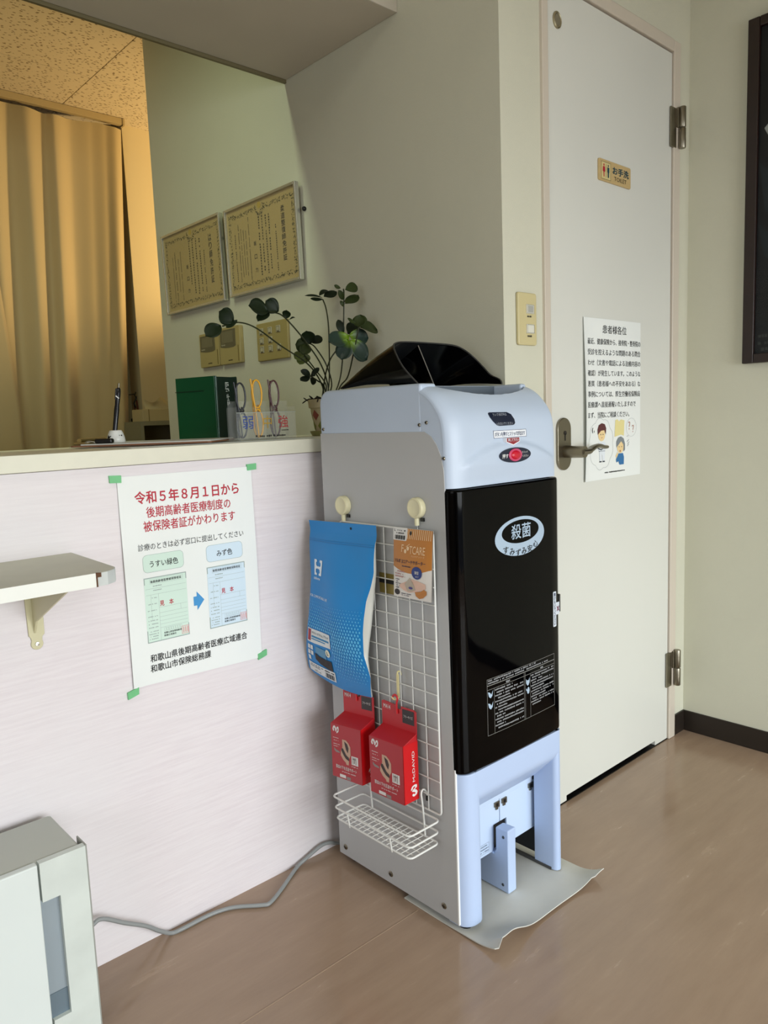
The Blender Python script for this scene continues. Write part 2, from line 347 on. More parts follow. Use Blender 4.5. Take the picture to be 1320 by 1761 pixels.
MB().lathe([(0, 0.0032), (0.011, 0.0032), (0.008, 0.004), (0, 0.0042)], 20, lambda x, y, h: (1.611 + x, YD - 0.002 - h, 1.939 + y * 1.15)).build('indicator_lens', mat('lens_grey', '#77715f', 0.3), pe, smooth=40)

# ------------------------------------------------------------------ reception counter
cm = bpy.data.materials.new('counter_board'); cm.use_nodes = True
nt = cm.node_tree; b = nt.nodes['Principled BSDF']; N = nt.nodes.new; L = nt.links.new
tc = N('ShaderNodeTexCoord'); mp = N('ShaderNodeMapping'); mp.inputs['Scale'].default_value = (6.0, 1, 120)
n1 = N('ShaderNodeTexNoise'); n1.inputs['Scale'].default_value = 1.6; n1.inputs['Detail'].default_value = 7; n1.inputs['Roughness'].default_value = 0.7
n2 = N('ShaderNodeTexNoise'); n2.inputs['Scale'].default_value = 3.0; n2.inputs['Detail'].default_value = 2
L(tc.outputs['Object'], mp.inputs['Vector']); L(mp.outputs['Vector'], n1.inputs['Vector']); L(tc.outputs['Object'], n2.inputs['Vector'])
cr = N('ShaderNodeValToRGB'); cr.color_ramp.elements[0].position = 0.3; cr.color_ramp.elements[0].color = lin('#d9d1d5'); cr.color_ramp.elements[1].position = 0.62; cr.color_ramp.elements[1].color = lin('#e3dde0')
L(n1.outputs['Fac'], cr.inputs['Fac'])
mx = N('ShaderNodeMix'); mx.data_type = 'RGBA'; r0 = N('ShaderNodeMapRange'); r0.inputs[1].default_value = 0.38; r0.inputs[2].default_value = 0.66; r0.inputs[3].default_value = 0; r0.inputs[4].default_value = 0.55
L(n2.outputs['Fac'], r0.inputs[0]); L(r0.outputs[0], mx.inputs['Factor']); L(cr.outputs['Color'], mx.inputs['A']); mx.inputs['B'].default_value = lin('#dfdcde'); L(mx.outputs['Result'], b.inputs['Base Color'])
b.inputs['Roughness'].default_value = 0.6
bp = N('ShaderNodeBump'); bp.inputs['Strength'].default_value = 0.25; bp.inputs['Distance'].default_value = 0.001; L(n1.outputs['Fac'], bp.inputs['Height']); L(bp.outputs['Normal'], b.inputs['Normal'])
rc = thing('reception_counter', 'long reception counter with a brushed pinkish-white front board', 'counter', (0.2, YC, 0))
MB().box(-1.78, 1.397, YC, YC + 0.02, 0, 0.959).build('front_board', cm, rc)
MB().box(-1.78, 1.397, YC + 0.02, 1.74, 0.0, 0.959).build('body', mat('counter_back', '#b5b09c', 0.7), rc)
wt = tag(MB().box(-1.78, 1.397, YC - 0.010, 1.79, 0.960, 0.991).build('counter_worktop', mat('worktop_cream', '#d9d8c6', 0.45, var=0.04, vscale=30), bevel=0.0015, seg=1), 'cream laminated worktop running along the reception counter', 'worktop')

# ------------------------------------------------------------------ poster on the counter front
def PT(u, v, w):   # the sheet bows a little away from the board, most at its lower left corner
    k = max(0.0, (0.62 - u) / 0.04) * max(0.0, (0.75 - v) / 0.25)
    return (u, YC - 0.0022 - 0.003 * math.sin(PI * (v - 0.52) / 0.42) ** 2 - 0.004 * k - w, v)
po = thing('insurance_poster', 'white notice with red headline taped to the counter front', 'poster', (0.737, YC - 0.003, 0.52))
MB().grid(10, 14, lambda i, j: PT(lerp(0.589, 0.884, i), lerp(lerp(0.527, 0.519, i), 0.939, j), 0)).grid(10, 14, lambda i, j: PT(lerp(0.589, 0.884, i), lerp(lerp(0.527, 0.519, i), 0.939, j), -0.0004)).build('sheet', paperw, po, smooth=60)
t = MB(); t.text('令和５年８月１日から', 0.621, 0.884, 0.229, 0.024, PT, 0.022)
t.text('後期高齢者医療制度の', 0.642, 0.856, 0.186, 0.021, PT, 0.01); t.text('被保険者証がかわります', 0.634, 0.829, 0.203, 0.021, PT, 0.01)
t.text('見　本', 0.655, 0.679, 0.029, 0.011, PT, 0.02); t.text('見　本', 0.793, 0.679, 0.029, 0.011, PT, 0.02)
t.build('red_lettering', redink, po)
t = MB(); t.text('診療のときは必ず窓口に提出してください', 0.619, 0.793, 0.235, 0.0135, PT)
t.text('うすい緑色', 0.640, 0.7585, 0.060, 0.013, PT, 0.012); t.text('みず色', 0.787, 0.7585, 0.037, 0.013, PT, 0.012)
t.text('和歌山県後期高齢者医療広域連合', 0.628, 0.5695, 0.221, 0.0155, PT, 0.016); t.text('和歌山市保険総務課', 0.627, 0.549, 0.133, 0.0155, PT, 0.016)
t.text('後期高齢者医療被保険者証', 0.638, 0.7275, 0.066, 0.0055, PT, 0.012); t.text('後期高齢者医療被保険者証', 0.775, 0.7275, 0.066, 0.0055, PT, 0.012)
t.text('和歌山県後期高齢者', 0.660, 0.6215, 0.038, 0.004, PT, 0.01); t.text('医療広域連合', 0.660, 0.616, 0.026, 0.004, PT, 0.01)
t.text('和歌山県後期高齢者', 0.797, 0.6215, 0.038, 0.004, PT, 0.01); t.text('医療広域連合', 0.797, 0.616, 0.026, 0.004, PT, 0.01)
t.build('black_lettering', ink, po)
for x0, fill, nm in ((0.625, '#cfe6da', 'green'), (0.762, '#cfe3f0', 'blue')):
    mm = mat('card_' + nm, fill, 0.7)
    c = MB(); c.prism(rrect(x0 + 0.001, x0 + 0.087, 0.749, 0.784, 0.009), PT, 0.0, 0.0004); c.build('heading_box', mm, po)
    c = MB()
    o1 = rrect(x0 + 0.001, x0 + 0.087, 0.749, 0.784, 0.009); o2 = rrect(x0 + 0.0016, x0 + 0.0864, 0.7496, 0.7834, 0.0085)
    n = len(o1); c.add([PT(u, v, 0.0005) for u, v in o1] + [PT(u, v, 0.0005) for u, v in o2], [(i, (i + 1) % n, (i + 1) % n + n, i + n) for i in range(n)])
    x1 = x0 + 0.090; z0, z1 = 0.609, 0.739
    c.frame(x0, x1, z0, z1, 0.0018, PT, 0.0005)
    for z in (0.7165, 0.7045, 0.6765, 0.6655, 0.6575, 0.6495, 0.6425, 0.6355): c.rect(x0 + 0.002 + (0.026 if z < 0.70 else 0), x1 - 0.002, z, z + 0.0004, PT, 0.0005)
    for xx, za, zb in ((0.028, 0.610, 0.7045), (0.012, 0.655, 0.7045), (0.074, 0.6655, 0.6765)): c.rect(x0 + xx, x0 + xx + 0.0004, za, zb, PT, 0.0005)
    for k in range(8): c.frame(x0 + 0.036 + k * 0.0048, x0 + 0.0405 + k * 0.0048, 0.6275, 0.6335, 0.0003, PT, 0.0005)
    c.frame(x0 + 0.012, x0 + 0.082, 0.7255, 0.7355, 0.0003, PT, 0.0005)
    rg = random.Random(5)
    for z in (0.697, 0.685, 0.672, 0.660, 0.652, 0.645, 0.638, 0.630, 0.625, 0.620, 0.615): c.dashes(x0 + 0.004 if z < 0.69 else x0 + 0.014, x0 + 0.024, z, 0.0022, PT, 0.0005, rng=rg)
    for z in (0.720, 0.7115): c.dashes(x0 + 0.018, x0 + 0.036, z, 0.0025, PT, 0.0005, rng=rg)
    c.build('card_outline', mat('card_line', '#9aaaa6', 0.7), po)
    MB().grid(3, 16, lambda i, j: PT(lerp(x0, x1, i), lerp(z0, z1, j), 0.0003)).build('sample_card', mm, po)
    s_ = MB().frame(x1 - 0.017, x1 - 0.001, 0.613, 0.6295, 0.0012, PT, 0.0006)
    for k in range(3): s_.rect(x1 - 0.014 + k * 0.0045, x1 - 0.0115 + k * 0.0045, 0.6155, 0.627, PT, 0.0006)
    s_.build('seal_stamp', mat('stamp_pink', '#d9a8a8', 0.7), po)
MB().poly([(0.728, 0.665), (0.728, 0.684), (0.7355, 0.684), (0.7355, 0.694), (0.752, 0.6745), (0.7355, 0.655), (0.7355, 0.665)], PT, 0.0005).build('blue_arrow', mat('arrow_blue', '#3f93cf', 0.6), po)
tg = mat('green_tape', '#6fbf83', 0.5, var=0.1, vscale=60)
for x0, x1, z0, z1, sk in ((0.575, 0.597, 0.929, 0.943, -0.001), (0.874, 0.896, 0.931, 0.944, 0.001), (0.874, 0.896, 0.515, 0.528, 0.006), (0.577, 0.599, 0.508, 0.522, 0.006)):
    MB().prism([(x0, z0), (x1, z0 + sk), (x1 + 0.0006, z1 + sk), (x0 - 0.0005, z1)], YP(YC - 0.0001), 0, 0.0042).build('tape', tg, po)

# ------------------------------------------------------------------ wall shelf on the counter front
sh = thing('wall_shelf', 'small white-edged shelf projecting from the counter front', 'shelf', (0.2, YC, 0.79))
so = [(-0.40, 1.3985), (0.494, 1.3985), (0.486, 1.190), (0.478, 1.174), (0.462, 1.163), (0.445, 1.160), (-0.40, 1.160)]
MB().prism(so, lambda u, v, w: (u, v, w), 0.789, 0.8095).build('board', mat('shelf_top', '#b9b9a4', 0.4, var=0.12, vscale=9), sh)
ed = MB()
ed.prism([(-0.40, 1.160), (0.445, 1.160), (0.445, 1.1585), (-0.40, 1.1585)], lambda u, v, w: (u, v, w), 0.7885, 0.8098)
ed.build('edge_band', mat('edge_white', '#e2e5df', 0.4), sh)
ed = MB(); ring = [(0.4462, 1.1588), (0.4635, 1.1618), (0.4792, 1.1725), (0.4875, 1.1895), (0.4955, 1.397)]; inn = [(0.4462, 1.1603), (0.462, 1.163), (0.478, 1.174), (0.486, 1.190), (0.494, 1.397)]
ed.prism(ring + inn[::-1], lambda u, v, w: (u, v, w), 0.7885, 0.8092); ed.build('edge_band', mat('edge_grey', '#c9cfce', 0.4, var=0.1, vscale=40), sh)
MB().prism([(0.4436, 1.1582), (0.4462, 1.1582), (0.4462, 1.1600), (0.4436, 1.1600)], lambda u, v, w: (u, v, w), 0.788, 0.8100).prism([(0.4440, 1.1578), (0.4520, 1.1578), (0.4460, 1.1640)], lambda u, v, w: (u, v, w), 0.8030, 0.8099).build('edge_chip', mat('chip_brown', '#5a3b24', 0.8), sh)
bt = mat('bracket_cream', '#cbc6a2', 0.4)
def BT(u, v, w): return (u, YC - w, v)
b_ = MB(); b_.prism([(0.405, 0.789), (0.437, 0.789), (0.435, 0.672), (0.431, 0.668), (0.430, 0.662)] + ell(0.421, 0.656, 0.0105, 0.0105, 14, 0.5, -PI - 0.5) + [(0.412, 0.662), (0.411, 0.668), (0.408, 0.672)], BT, 0, 0.003)
bo = b_.build('bracket', bt, sh, bevel=0.0008, seg=1)
r_ = MB(); r_.prism([(1.396, 0.676), (1.396, 0.7885), (1.20, 0.7885), (1.20, 0.784), (1.380, 0.700)], lambda u, v, w: (w, u, v), 0.417, 0.4205); r_.build('bracket_rib', bt, bo)
MB().lathe([(0, 0.003), (0.0042, 0.003), (0.0036, 0.005), (0, 0.0055)], 14, lambda x, y, h: (0.421 + x, YC - h, 0.656 + y)).build('screw', chrome, bo, smooth=40)

# ------------------------------------------------------------------ air purifier at the lower left
ap = thing('air_purifier', 'low white box appliance with a tall grey front window', 'air purifier', (0.15, 1.3, 0))
pm = mat('purifier_white', '#d3dbd9', 0.38, var=0.03, vscale=5); pg = mat('purifier_grey', '#b4b8b0', 0.45)
MB().box(-0.02, 0.409, 1.234, 1.375, 0.006, 0.349).build('body', pg, ap, bevel=0.006)
MB().box(-0.02, 0.3365, 1.220, 1.234, 0.012, 0.350).build('front_panel', pm, ap, bevel=0.0025)
sp = MB()
o1 = rrect(0.3395, 0.4125, 0.012, 0.351, 0.006, 4); win = [(0.3395, 0.077), (0.363, 0.077), (0.367, 0.081), (0.367, 0.279), (0.363, 0.284), (0.3395, 0.284)]
sp.box(0.367, 0.4125, 1.2215, 1.234, 0.012, 0.350); sp.box(0.3395, 0.367, 1.2215, 1.234, 0.284, 0.350); sp.box(0.3395, 0.367, 1.2215, 1.234, 0.012, 0.077)
sp.build('side_panel', mat('purifier_pearl', '#cdd5d0', 0.3, var=0.10, vscale=14), ap)
MB().box(0.3385, 0.3675, 1.231, 1.236, 0.077, 0.284).build('window', mat('window_slate', '#8d989f', 0.25), ap)
MB().box(0.3385, 0.3675, 1.2295, 1.2312, 0.077, 0.118).build('water_level', mat('water_slate', '#66757f', 0.2), ap)
MB().box(0.4127, 0.4155, 1.2225, 1.262, 0.010, 0.351).build('edge_trim', mat('trim_grey', '#9a9c96', 0.4), ap, bevel=0.001, seg=1)
for fx in (0.02, 0.37):
    for fy in (1.25, 1.35): MB().lathe([(0, 0), (0.012, 0), (0.012, 0.007), (0, 0.007)], 12, lambda x, y, h: (fx + x, fy + y, h)).build('foot', black, ap)

# ------------------------------------------------------------------ power cords
cg = mat('cord_grey', '#8d9191', 0.45)
cp = spline([(0.42, 1.372, 0.080), (0.462, 1.370, 0.108), (0.483, 1.370, 0.111), (0.524, 1.370, 0.082), (0.566, 1.372, 0.053), (0.592, 1.376, 0.028), (0.620, 1.383, 0.0046), (0.642, 1.378, 0.0046), (0.700, 1.378, 0.0046), (0.737, 1.371, 0.0046), (0.764, 1.357, 0.0046), (0.802, 1.326, 0.0046), (0.820, 1.320, 0.0046), (0.866, 1.343, 0.0046), (0.935, 1.383, 0.006), (0.965, 1.387, 0.013), (1.010, 1.387, 0.026), (1.036, 1.385, 0.024), (1.06, 1.382, 0.014), (1.10, 1.372, 0.012)], 7)
tag(MB().tube(cp, 0.0042, 8).build('power_cord', cg, smooth=60), 'grey power cord trailing along the foot of the counter', 'cord')

# ------------------------------------------------------------------ slipper sterilising cabinet
MX0, MX1, MYF, MYB = 1.035, 1.362, 0.955, 1.345
sc = thing('slipper_cabinet', 'tall pale blue slipper sterilising cabinet with a black front door', 'cabinet', (1.2, 1.15, 0))
blue = mat('cabinet_blue', '#bccbdf', 0.42, var=0.03, vscale=5); greyp = mat('cabinet_grey', '#b2b4b5', 0.5, var=0.03, vscale=4)
slot_shade = mat('cabinet_blue_shaded', '#5d6873', 0.5)  # darker copy of the cover plastic, slot shade painted into it
PR = [(1.115, 1.094), (1.085, 1.0955), (1.049, 1.093), (1.028, 1.0865), (1.007, 1.077), (0.988, 1.062), (0.970, 1.041), (0.960, 1.020), (0.956, 0.991), (0.955, 0.960), (0.955, 0.895)]
def prof(s):   # s: 0..1 along the profile by arc length, smoothed
    return PSP[min(len(PSP) - 1, max(0, int(round(s * (len(PSP) - 1)))))]
_sp = spline([(0, y, z) for y, z in PR], 12)
_l = [0.0]
for a, c in zip(_sp, _sp[1:]): _l.append(_l[-1] + (c - a).length)
PSP = []
for k in range(241):
    d = _l[-1] * k / 240
    i = max(0, min(len(_l) - 2, next((j for j in range(len(_l) - 1) if _l[j + 1] >= d), len(_l) - 2)))
    t_ = (d - _l[i]) / max(1e-9, _l[i + 1] - _l[i]); q = _sp[i].lerp(_sp[i + 1], t_); PSP.append((q.y, q.z))
def pnorm(s):
    a = prof(max(0, s - 0.01)); c = prof(min(1, s + 0.01)); ty, tz = c[0] - a[0], c[1] - a[1]; l = math.hypot(ty, tz)
    return (tz / l, -ty / l)    # outward (towards -y / +z)
def s_at_y(y): return min(range(241), key=lambda k: abs(PSP[k][0] - y) + (10 if PSP[k][1] < 1.03 else 0)) / 240
def yprof(z): return interp(sorted((zz, yy) for yy, zz in PSP if yy < 1.03), z)
SE = s_at_y(1.030); SM = s_at_y(0.9965)
def s0(x):  # upper rim of the front cover: dips where the slipper slot is
    t = (x - 1.075) / (1.348 - 1.075)
    if t <= 0 or t >= 1: return SE
    return SE + (SM - SE) * (math.sin(PI * t) ** 0.55)
def FC(u, j, w=0.0):
    x = lerp(MX0, MX1, u)
    s = lerp(s0(x), 1, j); y, z = prof(s); ny, nz = pnorm(s)
    r = lerp(0.012, 0.021, min(1, max(0, (s - 0.25) / 0.35)))
    du = min(x - MX0, MX1 - x); c = 0
    rx = 2.0 * r
    if x > 1.25: r *= 0.5; rx = r * 1.2
    if du < rx: c = r * (1 - math.sqrt(max(0, 1 - ((rx - du) / rx) ** 2)))
    bump = 0.0
    az = 0.972 - 0.040 * ((x - 1.205) / 0.145) ** 2     # raised eyebrow around the button
    if abs(x - 1.205) < 0.15 and z < az + 0.006: bump = 0.0070 * min(1, (az + 0.006 - z) / 0.008) * min(1, max(0, (0.15 - abs(x - 1.205)) / 0.02)) * min(1, max(0, (z - 0.905) / 0.03))
    d = -c + bump + w
    return (x, y + ny * d, z + nz * d)
us = [0, .002, .006, .012, .022, .036, .055, .075, .095, .115] + [.115 + .77 * k / 30 for k in range(1, 31)] + [.9, .925, .945, .964, .978, .988, .994, .998, 1]
fc = MB(); nv = 44
fc.add([FC(u, j / nv) for u in us for j in range(nv + 1)], [(i * (nv + 1) + j, (i + 1) * (nv + 1) + j, (i + 1) * (nv + 1) + j + 1, i * (nv + 1) + j + 1) for i in range(len(us) - 1) for j in range(nv)])
# inside of the rim and lower return, so the shell has thickness
fc.add([FC(u, 0) for u in us] + [tuple(Vector(FC(u, 0)) + Vector((0, 0.006, -0.004))) for u in us] + [tuple(Vector(FC(u, 0)) + Vector((0, 0.004, -0.07))) for u in us], [(i, i + 1, i + 1 + len(us), i + len(us)) for i in range(len(us) - 1)] + [(i + len(us), i + 1 + len(us), i + 1 + 2 * len(us), i + 2 * len(us)) for i in range(len(us) - 1)])
fc.add([FC(u, 1) for u in us] + [tuple(Vector(FC(u, 1)) + Vector((0, 0.03, 0))) for u in us], [(i, i + 1, i + 1 + len(us), i + len(us)) for i in range(len(us) - 1)])
fo = fc.build('front_cover', blue, sc, smooth=50)
# cheeks of the front cover
def cheek(x, side):
    e = [FC(0 if side < 0 else 1, k / 30)[1:] for k in range(31)]
    MB().prism([(y, z) for y, z in e] + [(1.060, 0.895), (1.060, 1.0035), (1.0300, 1.0035)], lambda u, v, w: (x + w, u, v), 0, -side * 0.006).build('front_cover_cheek', blue, sc)
cheek(MX0 + 0.0006, -1); cheek(MX1 - 0.0006, 1)
# rear cover with the slot
rcv = MB()
def rear(x0, x1, yf):
    o = [(yf, 0.96), (yf, 1.0935)] + [(MYB - 0.03 + 0.03 * math.sin(a), 1.064 + 0.03 * math.cos(a)) for a in [PI / 2 * k / 6 for k in range(7)]] + [(MYB, 0.96)]
    rcv.prism(o, lambda u, v, w: (w, u, v), x0, x1)
rear(MX0, 1.080, 1.0305); rear(1.080, 1.343, 1.112); rear(1.343, MX1, 1.0305)
ro = rcv.build('rear_cover', blue, sc, bevel=0.006, seg=3)
MB().box(1.080, 1.343, 1.02, 1.110, 1.0, 1.004).build('slot_floor', mat('slot_grey', '#7d8792', 0.5), sc)
MB().box(1.0805, 1.3425, 1.1050, 1.1118, 1.0, 1.0915).build('slot_back', slot_shade, sc)
# side panels
sp_o = [(MYB - 0.001, 0.019), (MYB - 0.001, 1.002), (1.024, 1.002), (1.006, 0.9935), (0.9915, 0.977), (0.9805, 0.9545), (0.975, 0.930), (0.974, 0.90), (0.9685, 0.019)]
for x, w in ((MX0 - 0.0012, 0.004), (MX1 - 0.0028, 0.004)):
    MB().prism(sp_o, lambda u, v, k: (x + k, u, v), 0, w).build('side_panel', greyp, sc, bevel=0.0006, seg=1)
MB().box(MX0 - 0.0014, MX0 + 0.004, 0.9665, 0.9695, 0.019, 0.345).build('panel_trim', white_plastic, sc)
MB().box(MX0 + 0.004, MX1 - 0.004, 0.99, MYB - 0.004, 0.32, 1.0).build('carcass', mat('carcass_dark', '#24272b', 0.6), sc)
MB().box(MX0 + 0.004, MX1 - 0.004, 1.26, MYB - 0.004, 0.02, 0.32).build('lower_back', black, sc)
MB().box(MX0 + 0.003, MX0 + 0.02, 1.0, 1.26, 0.02, 0.32).build('lower_cheek', mat('dark_grey_inner', '#2c2f33', 0.6), sc)
MB().box(MX1 - 0.012, MX1 - 0.0035, 1.0, 1.26, 0.02, 0.32).build('lower_cheek', MATS['dark_grey_inner'], sc)
# screws
def screw(x, y, z, r=0.0042): 
    o = MB().lathe([(0, 0), (r, 0), (r, 0.0008), (r * 0.7, 0.0022), (0, 0.0026)], 12, lambda a, c, h: (x - h, y + a, z + c)).build('screw', steel, sc, smooth=40)
    MB().box(x - 0.0029, x - 0.0024, y - r * 0.7, y + r * 0.7, z - 0.0005, z + 0.0005).box(x - 0.0029, x - 0.0024, y - 0.0005, y + 0.0005, z - r * 0.7, z + r * 0.7).build('screw_slot', black, o)
for y, z in ((1.321, 0.041), (1.166, 0.042), (1.007, 0.043)): screw(MX0 - 0.0012, y, z, 0.0066)
for y, z in ((1.333, 1.011), (1.036, 1.015), (1.017, 1.019), (0.9745, 0.952)): screw(MX0, y, z, 0.0036)
# black smoked door
do = [(MX0 - 0.001, 0.9885), (MX0 - 0.001, 0.974)] + [(MX0 - 0.001 + 0.027 - 0.027 * math.cos(a), 0.974 - 0.026 * math.sin(a)) for a in [PI / 2 * k / 8 for k in range(1, 9)]]
do += [(lerp(1.062, 1.350, k / 12), 0.948 - 0.004 * math.sin(PI * k / 12)) for k in range(1, 13)] + [(1.3585, 0.9515), (MX1 + 0.001, 0.958), (MX1 + 0.001, 0.9885)]
dm = mat('smoked_acrylic', '#010102', 0.05, spec=0.12, coat=0.0)
dr = MB().prism(do, lambda u, v, w: (u, v, w), 0.335, 0.8935).build('door', dm, sc, bevel=0.006, seg=3)
def DF(u, v, w): return (u, interp([(p[0], p[1]) for p in do[10:-3]], u) - w - 0.0002, v)
MB().box(MX1 + 0.001, MX1 + 0.006, 0.952, 0.962, 0.598, 0.637).build('door_grip', mat('grip_grey', '#3a3a38', 0.5), dr, bevel=0.001)
lb = mat('decal_blue', '#a3b8cc', 0.5)
# oval decal
oc, oa = (1.2215, 0.785), -0.0
outer = ell(0, 0, 0.0805, 0.0395, 48); inner = [(x + 0.0005, y + 0.0095) for x, y in ell(0, 0, 0.0605, 0.0235, 48)]
d_ = MB(); d_.add([DF(oc[0] + x, oc[1] + y, 0.0004) for x, y in outer] + [DF(oc[0] + x, oc[1] + y, 0.0004) for x, y in inner], [(i, (i + 1) % 48, (i + 1) % 48 + 48, i + 48) for i in range(48)])
d_.text('殺菌', 1.191, 0.7805, 0.063, 0.0295, DF, 0.012, 0.0006)
d_.build('oval_decal', lb, dr)
d_ = MB()
for k, ch in enumerate('すみずみ安心'):
    a = (k - 2.5) / 2.5; cx = 1.2215 + a * 0.0485; cz = 0.7525 + 0.0105 * a * a
    d_.text(ch, cx - 0.0078, cz - 0.0075 + (0.001 if ch == 'み' else 0), 0.0156, 0.0135, DF, 0.012, 0.0008)
d_.build('oval_lettering', black, dr)
# instruction panel
d_ = MB(); d_.frame(1.109, 1.335, 0.397, 0.513, 0.0009, DF); d_.rect(1.109, 1.335, 0.4985, 0.5002, DF, 0.0004, 12); d_.rect(1.109, 1.335, 0.4905, 0.4914, DF, 0.0004, 12)
for x in (1.1295, 1.2245, 1.228, 1.2455): d_.rect(x, x + 0.0008, 0.397, 0.4985 if x in (1.2245, 1.228) else 0.4905, DF)
d_.build('panel_frame', mat('decal_line', '#757572', 0.6), dr)
d_ = MB(); rg = random.Random(11)
for z, x1 in ((0.5075, 1.265), (0.5022, 1.31)): d_.dashes(1.112, x1, z, 0.0036, DF, 0.0006, 0.86, rg)
for k in range(14): d_.dashes(1.132 if k % 2 == 0 else 1.137, 1.222 if k % 3 else 1.16 + 0.05 * rg.random(), 0.4845 - k * 0.0062, 0.0037, DF, 0.0006, 0.9, rg)
for k in range(12): d_.dashes(1.248 if k % 2 == 0 else 1.252, 1.331 if (k + 1) % 3 else 1.28 + 0.04 * rg.random(), 0.4845 - k * 0.0058, 0.0035, DF, 0.0006, 0.9, rg)
d_.dashes(1.166, 1.178, 0.492, 0.005, DF, 0.0006, 1, rg); d_.dashes(1.282, 1.292, 0.492, 0.005, DF, 0.0006, 1, rg)
d_.build('panel_print', mat('decal_grey', '#8b8d90', 0.6), dr)
for x, z in ((1.119, 0.481), (1.119, 0.458)):
    MB().poly([(x - 0.008, z + 0.006), (x - 0.002, z + 0.004), (x + 0.002, z - 0.001), (x + 0.007, z + 0.007), (x + 0.005, z - 0.004), (x, z - 0.008), (x - 0.005, z - 0.004)], DF, 0.0006).build('pictogram', lb, dr)
MB().poly([(1.231, 0.483), (1.234, 0.479), (1.240, 0.479), (1.243, 0.484), (1.243, 0.474), (1.239, 0.468), (1.235, 0.468), (1.231, 0.474)], DF, 0.0006).build('pictogram', lb, dr)
MB().poly([(1.238 - 0.0045, 0.459), (1.231, 0.463), (1.230, 0.460), (1.2335, 0.456), (1.235, 0.451), (1.238, 0.4495), (1.241, 0.451), (1.2425, 0.457), (1.241, 0.463), (1.238, 0.4645)], DF, 0.0006).build('pictogram', lb, dr)
st = MB().prism(rrect(1.333, 1.3445, 0.571, 0.648, 0.002, 3), DF, 0, 0.0006).prism(rrect(1.3435, 1.356, 0.596, 0.623, 0.001, 2), DF, 0, 0.0007).build('door_sticker', mat('sticker_white', '#c9d2dc', 0.5), dr)
s_ = MB().text('開けないでください', 1.3355, 0.574, 0.0065, 0.071, DF, 0.01, 0.0009, vertical=True); s_.build('sticker_lettering', mat('navy_ink', '#1d2b52', 0.6), st)
MB().text('×', 1.3465, 0.6035, 0.008, 0.011, DF, 0.03, 0.0010).build('sticker_cross', mat('plum_ink', '#6a2040', 0.6), st)
# markings on the front cover
def FM(u, v, w): return (u, yprof(v) - w - 0.0006, v)
navy = mat('navy_panel', '#141d33', 0.3)
pa = MB().prism([(1.152, 1.0325), (1.156, 1.034), (1.208, 1.0335), (1.219, 1.029), (1.225, 1.019), (1.2255, 1.0115), (1.222, 1.0085), (1.217, 1.0075), (1.177, 1.007), (1.170, 1.0085), (1.160, 1.016), (1.1535, 1.024), (1.1515, 1.030)], FM, -0.002, 0.0012).build('lamp_window', navy, sc)
MB().text('ランプ点灯中は', 1.162, 1.0265, 0.042, 0.0055, FM, 0.0, 0.0016).text('入れないでください', 1.166, 1.0085, 0.052, 0.0055, FM, 0.0, 0.0016).build('window_lettering', mat('pale_ink', '#aab2bd', 0.6), pa)
def BUMP(u, v, w):
    p = FC((u - MX0) / (MX1 - MX0), 0); y = yprof(v)
    az = 0.972 - 0.040 * ((u - 1.205) / 0.145) ** 2
    bb_ = 0.0070 * min(1, max(0, (az + 0.006 - v) / 0.008))
    return (u, y - bb_ - w - 0.0016, v)
la = MB().prism(rrect(1.156, 1.259, 0.983, 0.9985, 0.0018, 3), FM, 0, 0.0006).build('label', mat('label_white', '#e8ecf2', 0.5), sc)
MB().frame(1.1562, 1.2588, 0.9832, 0.9983, 0.0008, FM, 0.0008).text('ボタンを押すとスリッパが出ます', 1.160, 0.9862, 0.094, 0.009, FM, 0.012, 0.0009).build('label_lettering', mat('blue_ink', '#23365f', 0.6), la)
ARP = YP(0.9480)
ar = MB().prism([(1.185, 0.983), (1.228, 0.983), (1.228, 0.9745), (1.2075, 0.9675), (1.185, 0.9745)], ARP, -0.0075, 0.0006).build('arrow_label', MATS['label_white'], sc)
MB().poly([(1.187, 0.9825), (1.226, 0.9825), (1.226, 0.9755), (1.2073, 0.9695), (1.187, 0.9755)], ARP, 0.0009).build('arrow_fill', mat('dark_red', '#8e1f2c', 0.5), ar)
MB().text('押して下さい', 1.190, 0.9755, 0.033, 0.0058, ARP, 0.012, 0.0014).build('arrow_lettering', MATS['label_white'], ar)
bn = MB().prism(ell(1.2115, 0.9485, 0.049, 0.0148, 40), BUMP, -0.002, 0.0010).build('button_plate', navy, sc)
MB().text('押す', 1.1695, 0.9435, 0.0185, 0.0085, BUMP, 0.02, 0.0014).text('スリッパ', 1.231, 0.9505, 0.019, 0.0045, BUMP, 0.0, 0.0014).text('ください', 1.233, 0.943, 0.019, 0.0045, BUMP, 0.0, 0.0014).build('plate_lettering', white_plastic, bn)
def BU(x, y, h): p = BUMP(1.2095, 0.9487, 0); return (1.2095 + x, p[1] - h, 0.9487 + y * 0.62)
pb = MB().lathe([(0, 0.001), (0.0205, 0.001), (0.0205, 0.0025), (0.0185, 0.0035), (0.0150, 0.0028), (0, 0.0028)], 28, BU).build('button_ring', mat('button_pink', '#c4496f', 0.4), bn, smooth=40)
MB().lathe([(0, 0.0028), (0.0145, 0.0028), (0.0135, 0.0045), (0.008, 0.0062), (0, 0.0067)], 28, BU).build('push_button', mat('button_red', '#c1122f', 0.25), bn, smooth=60)
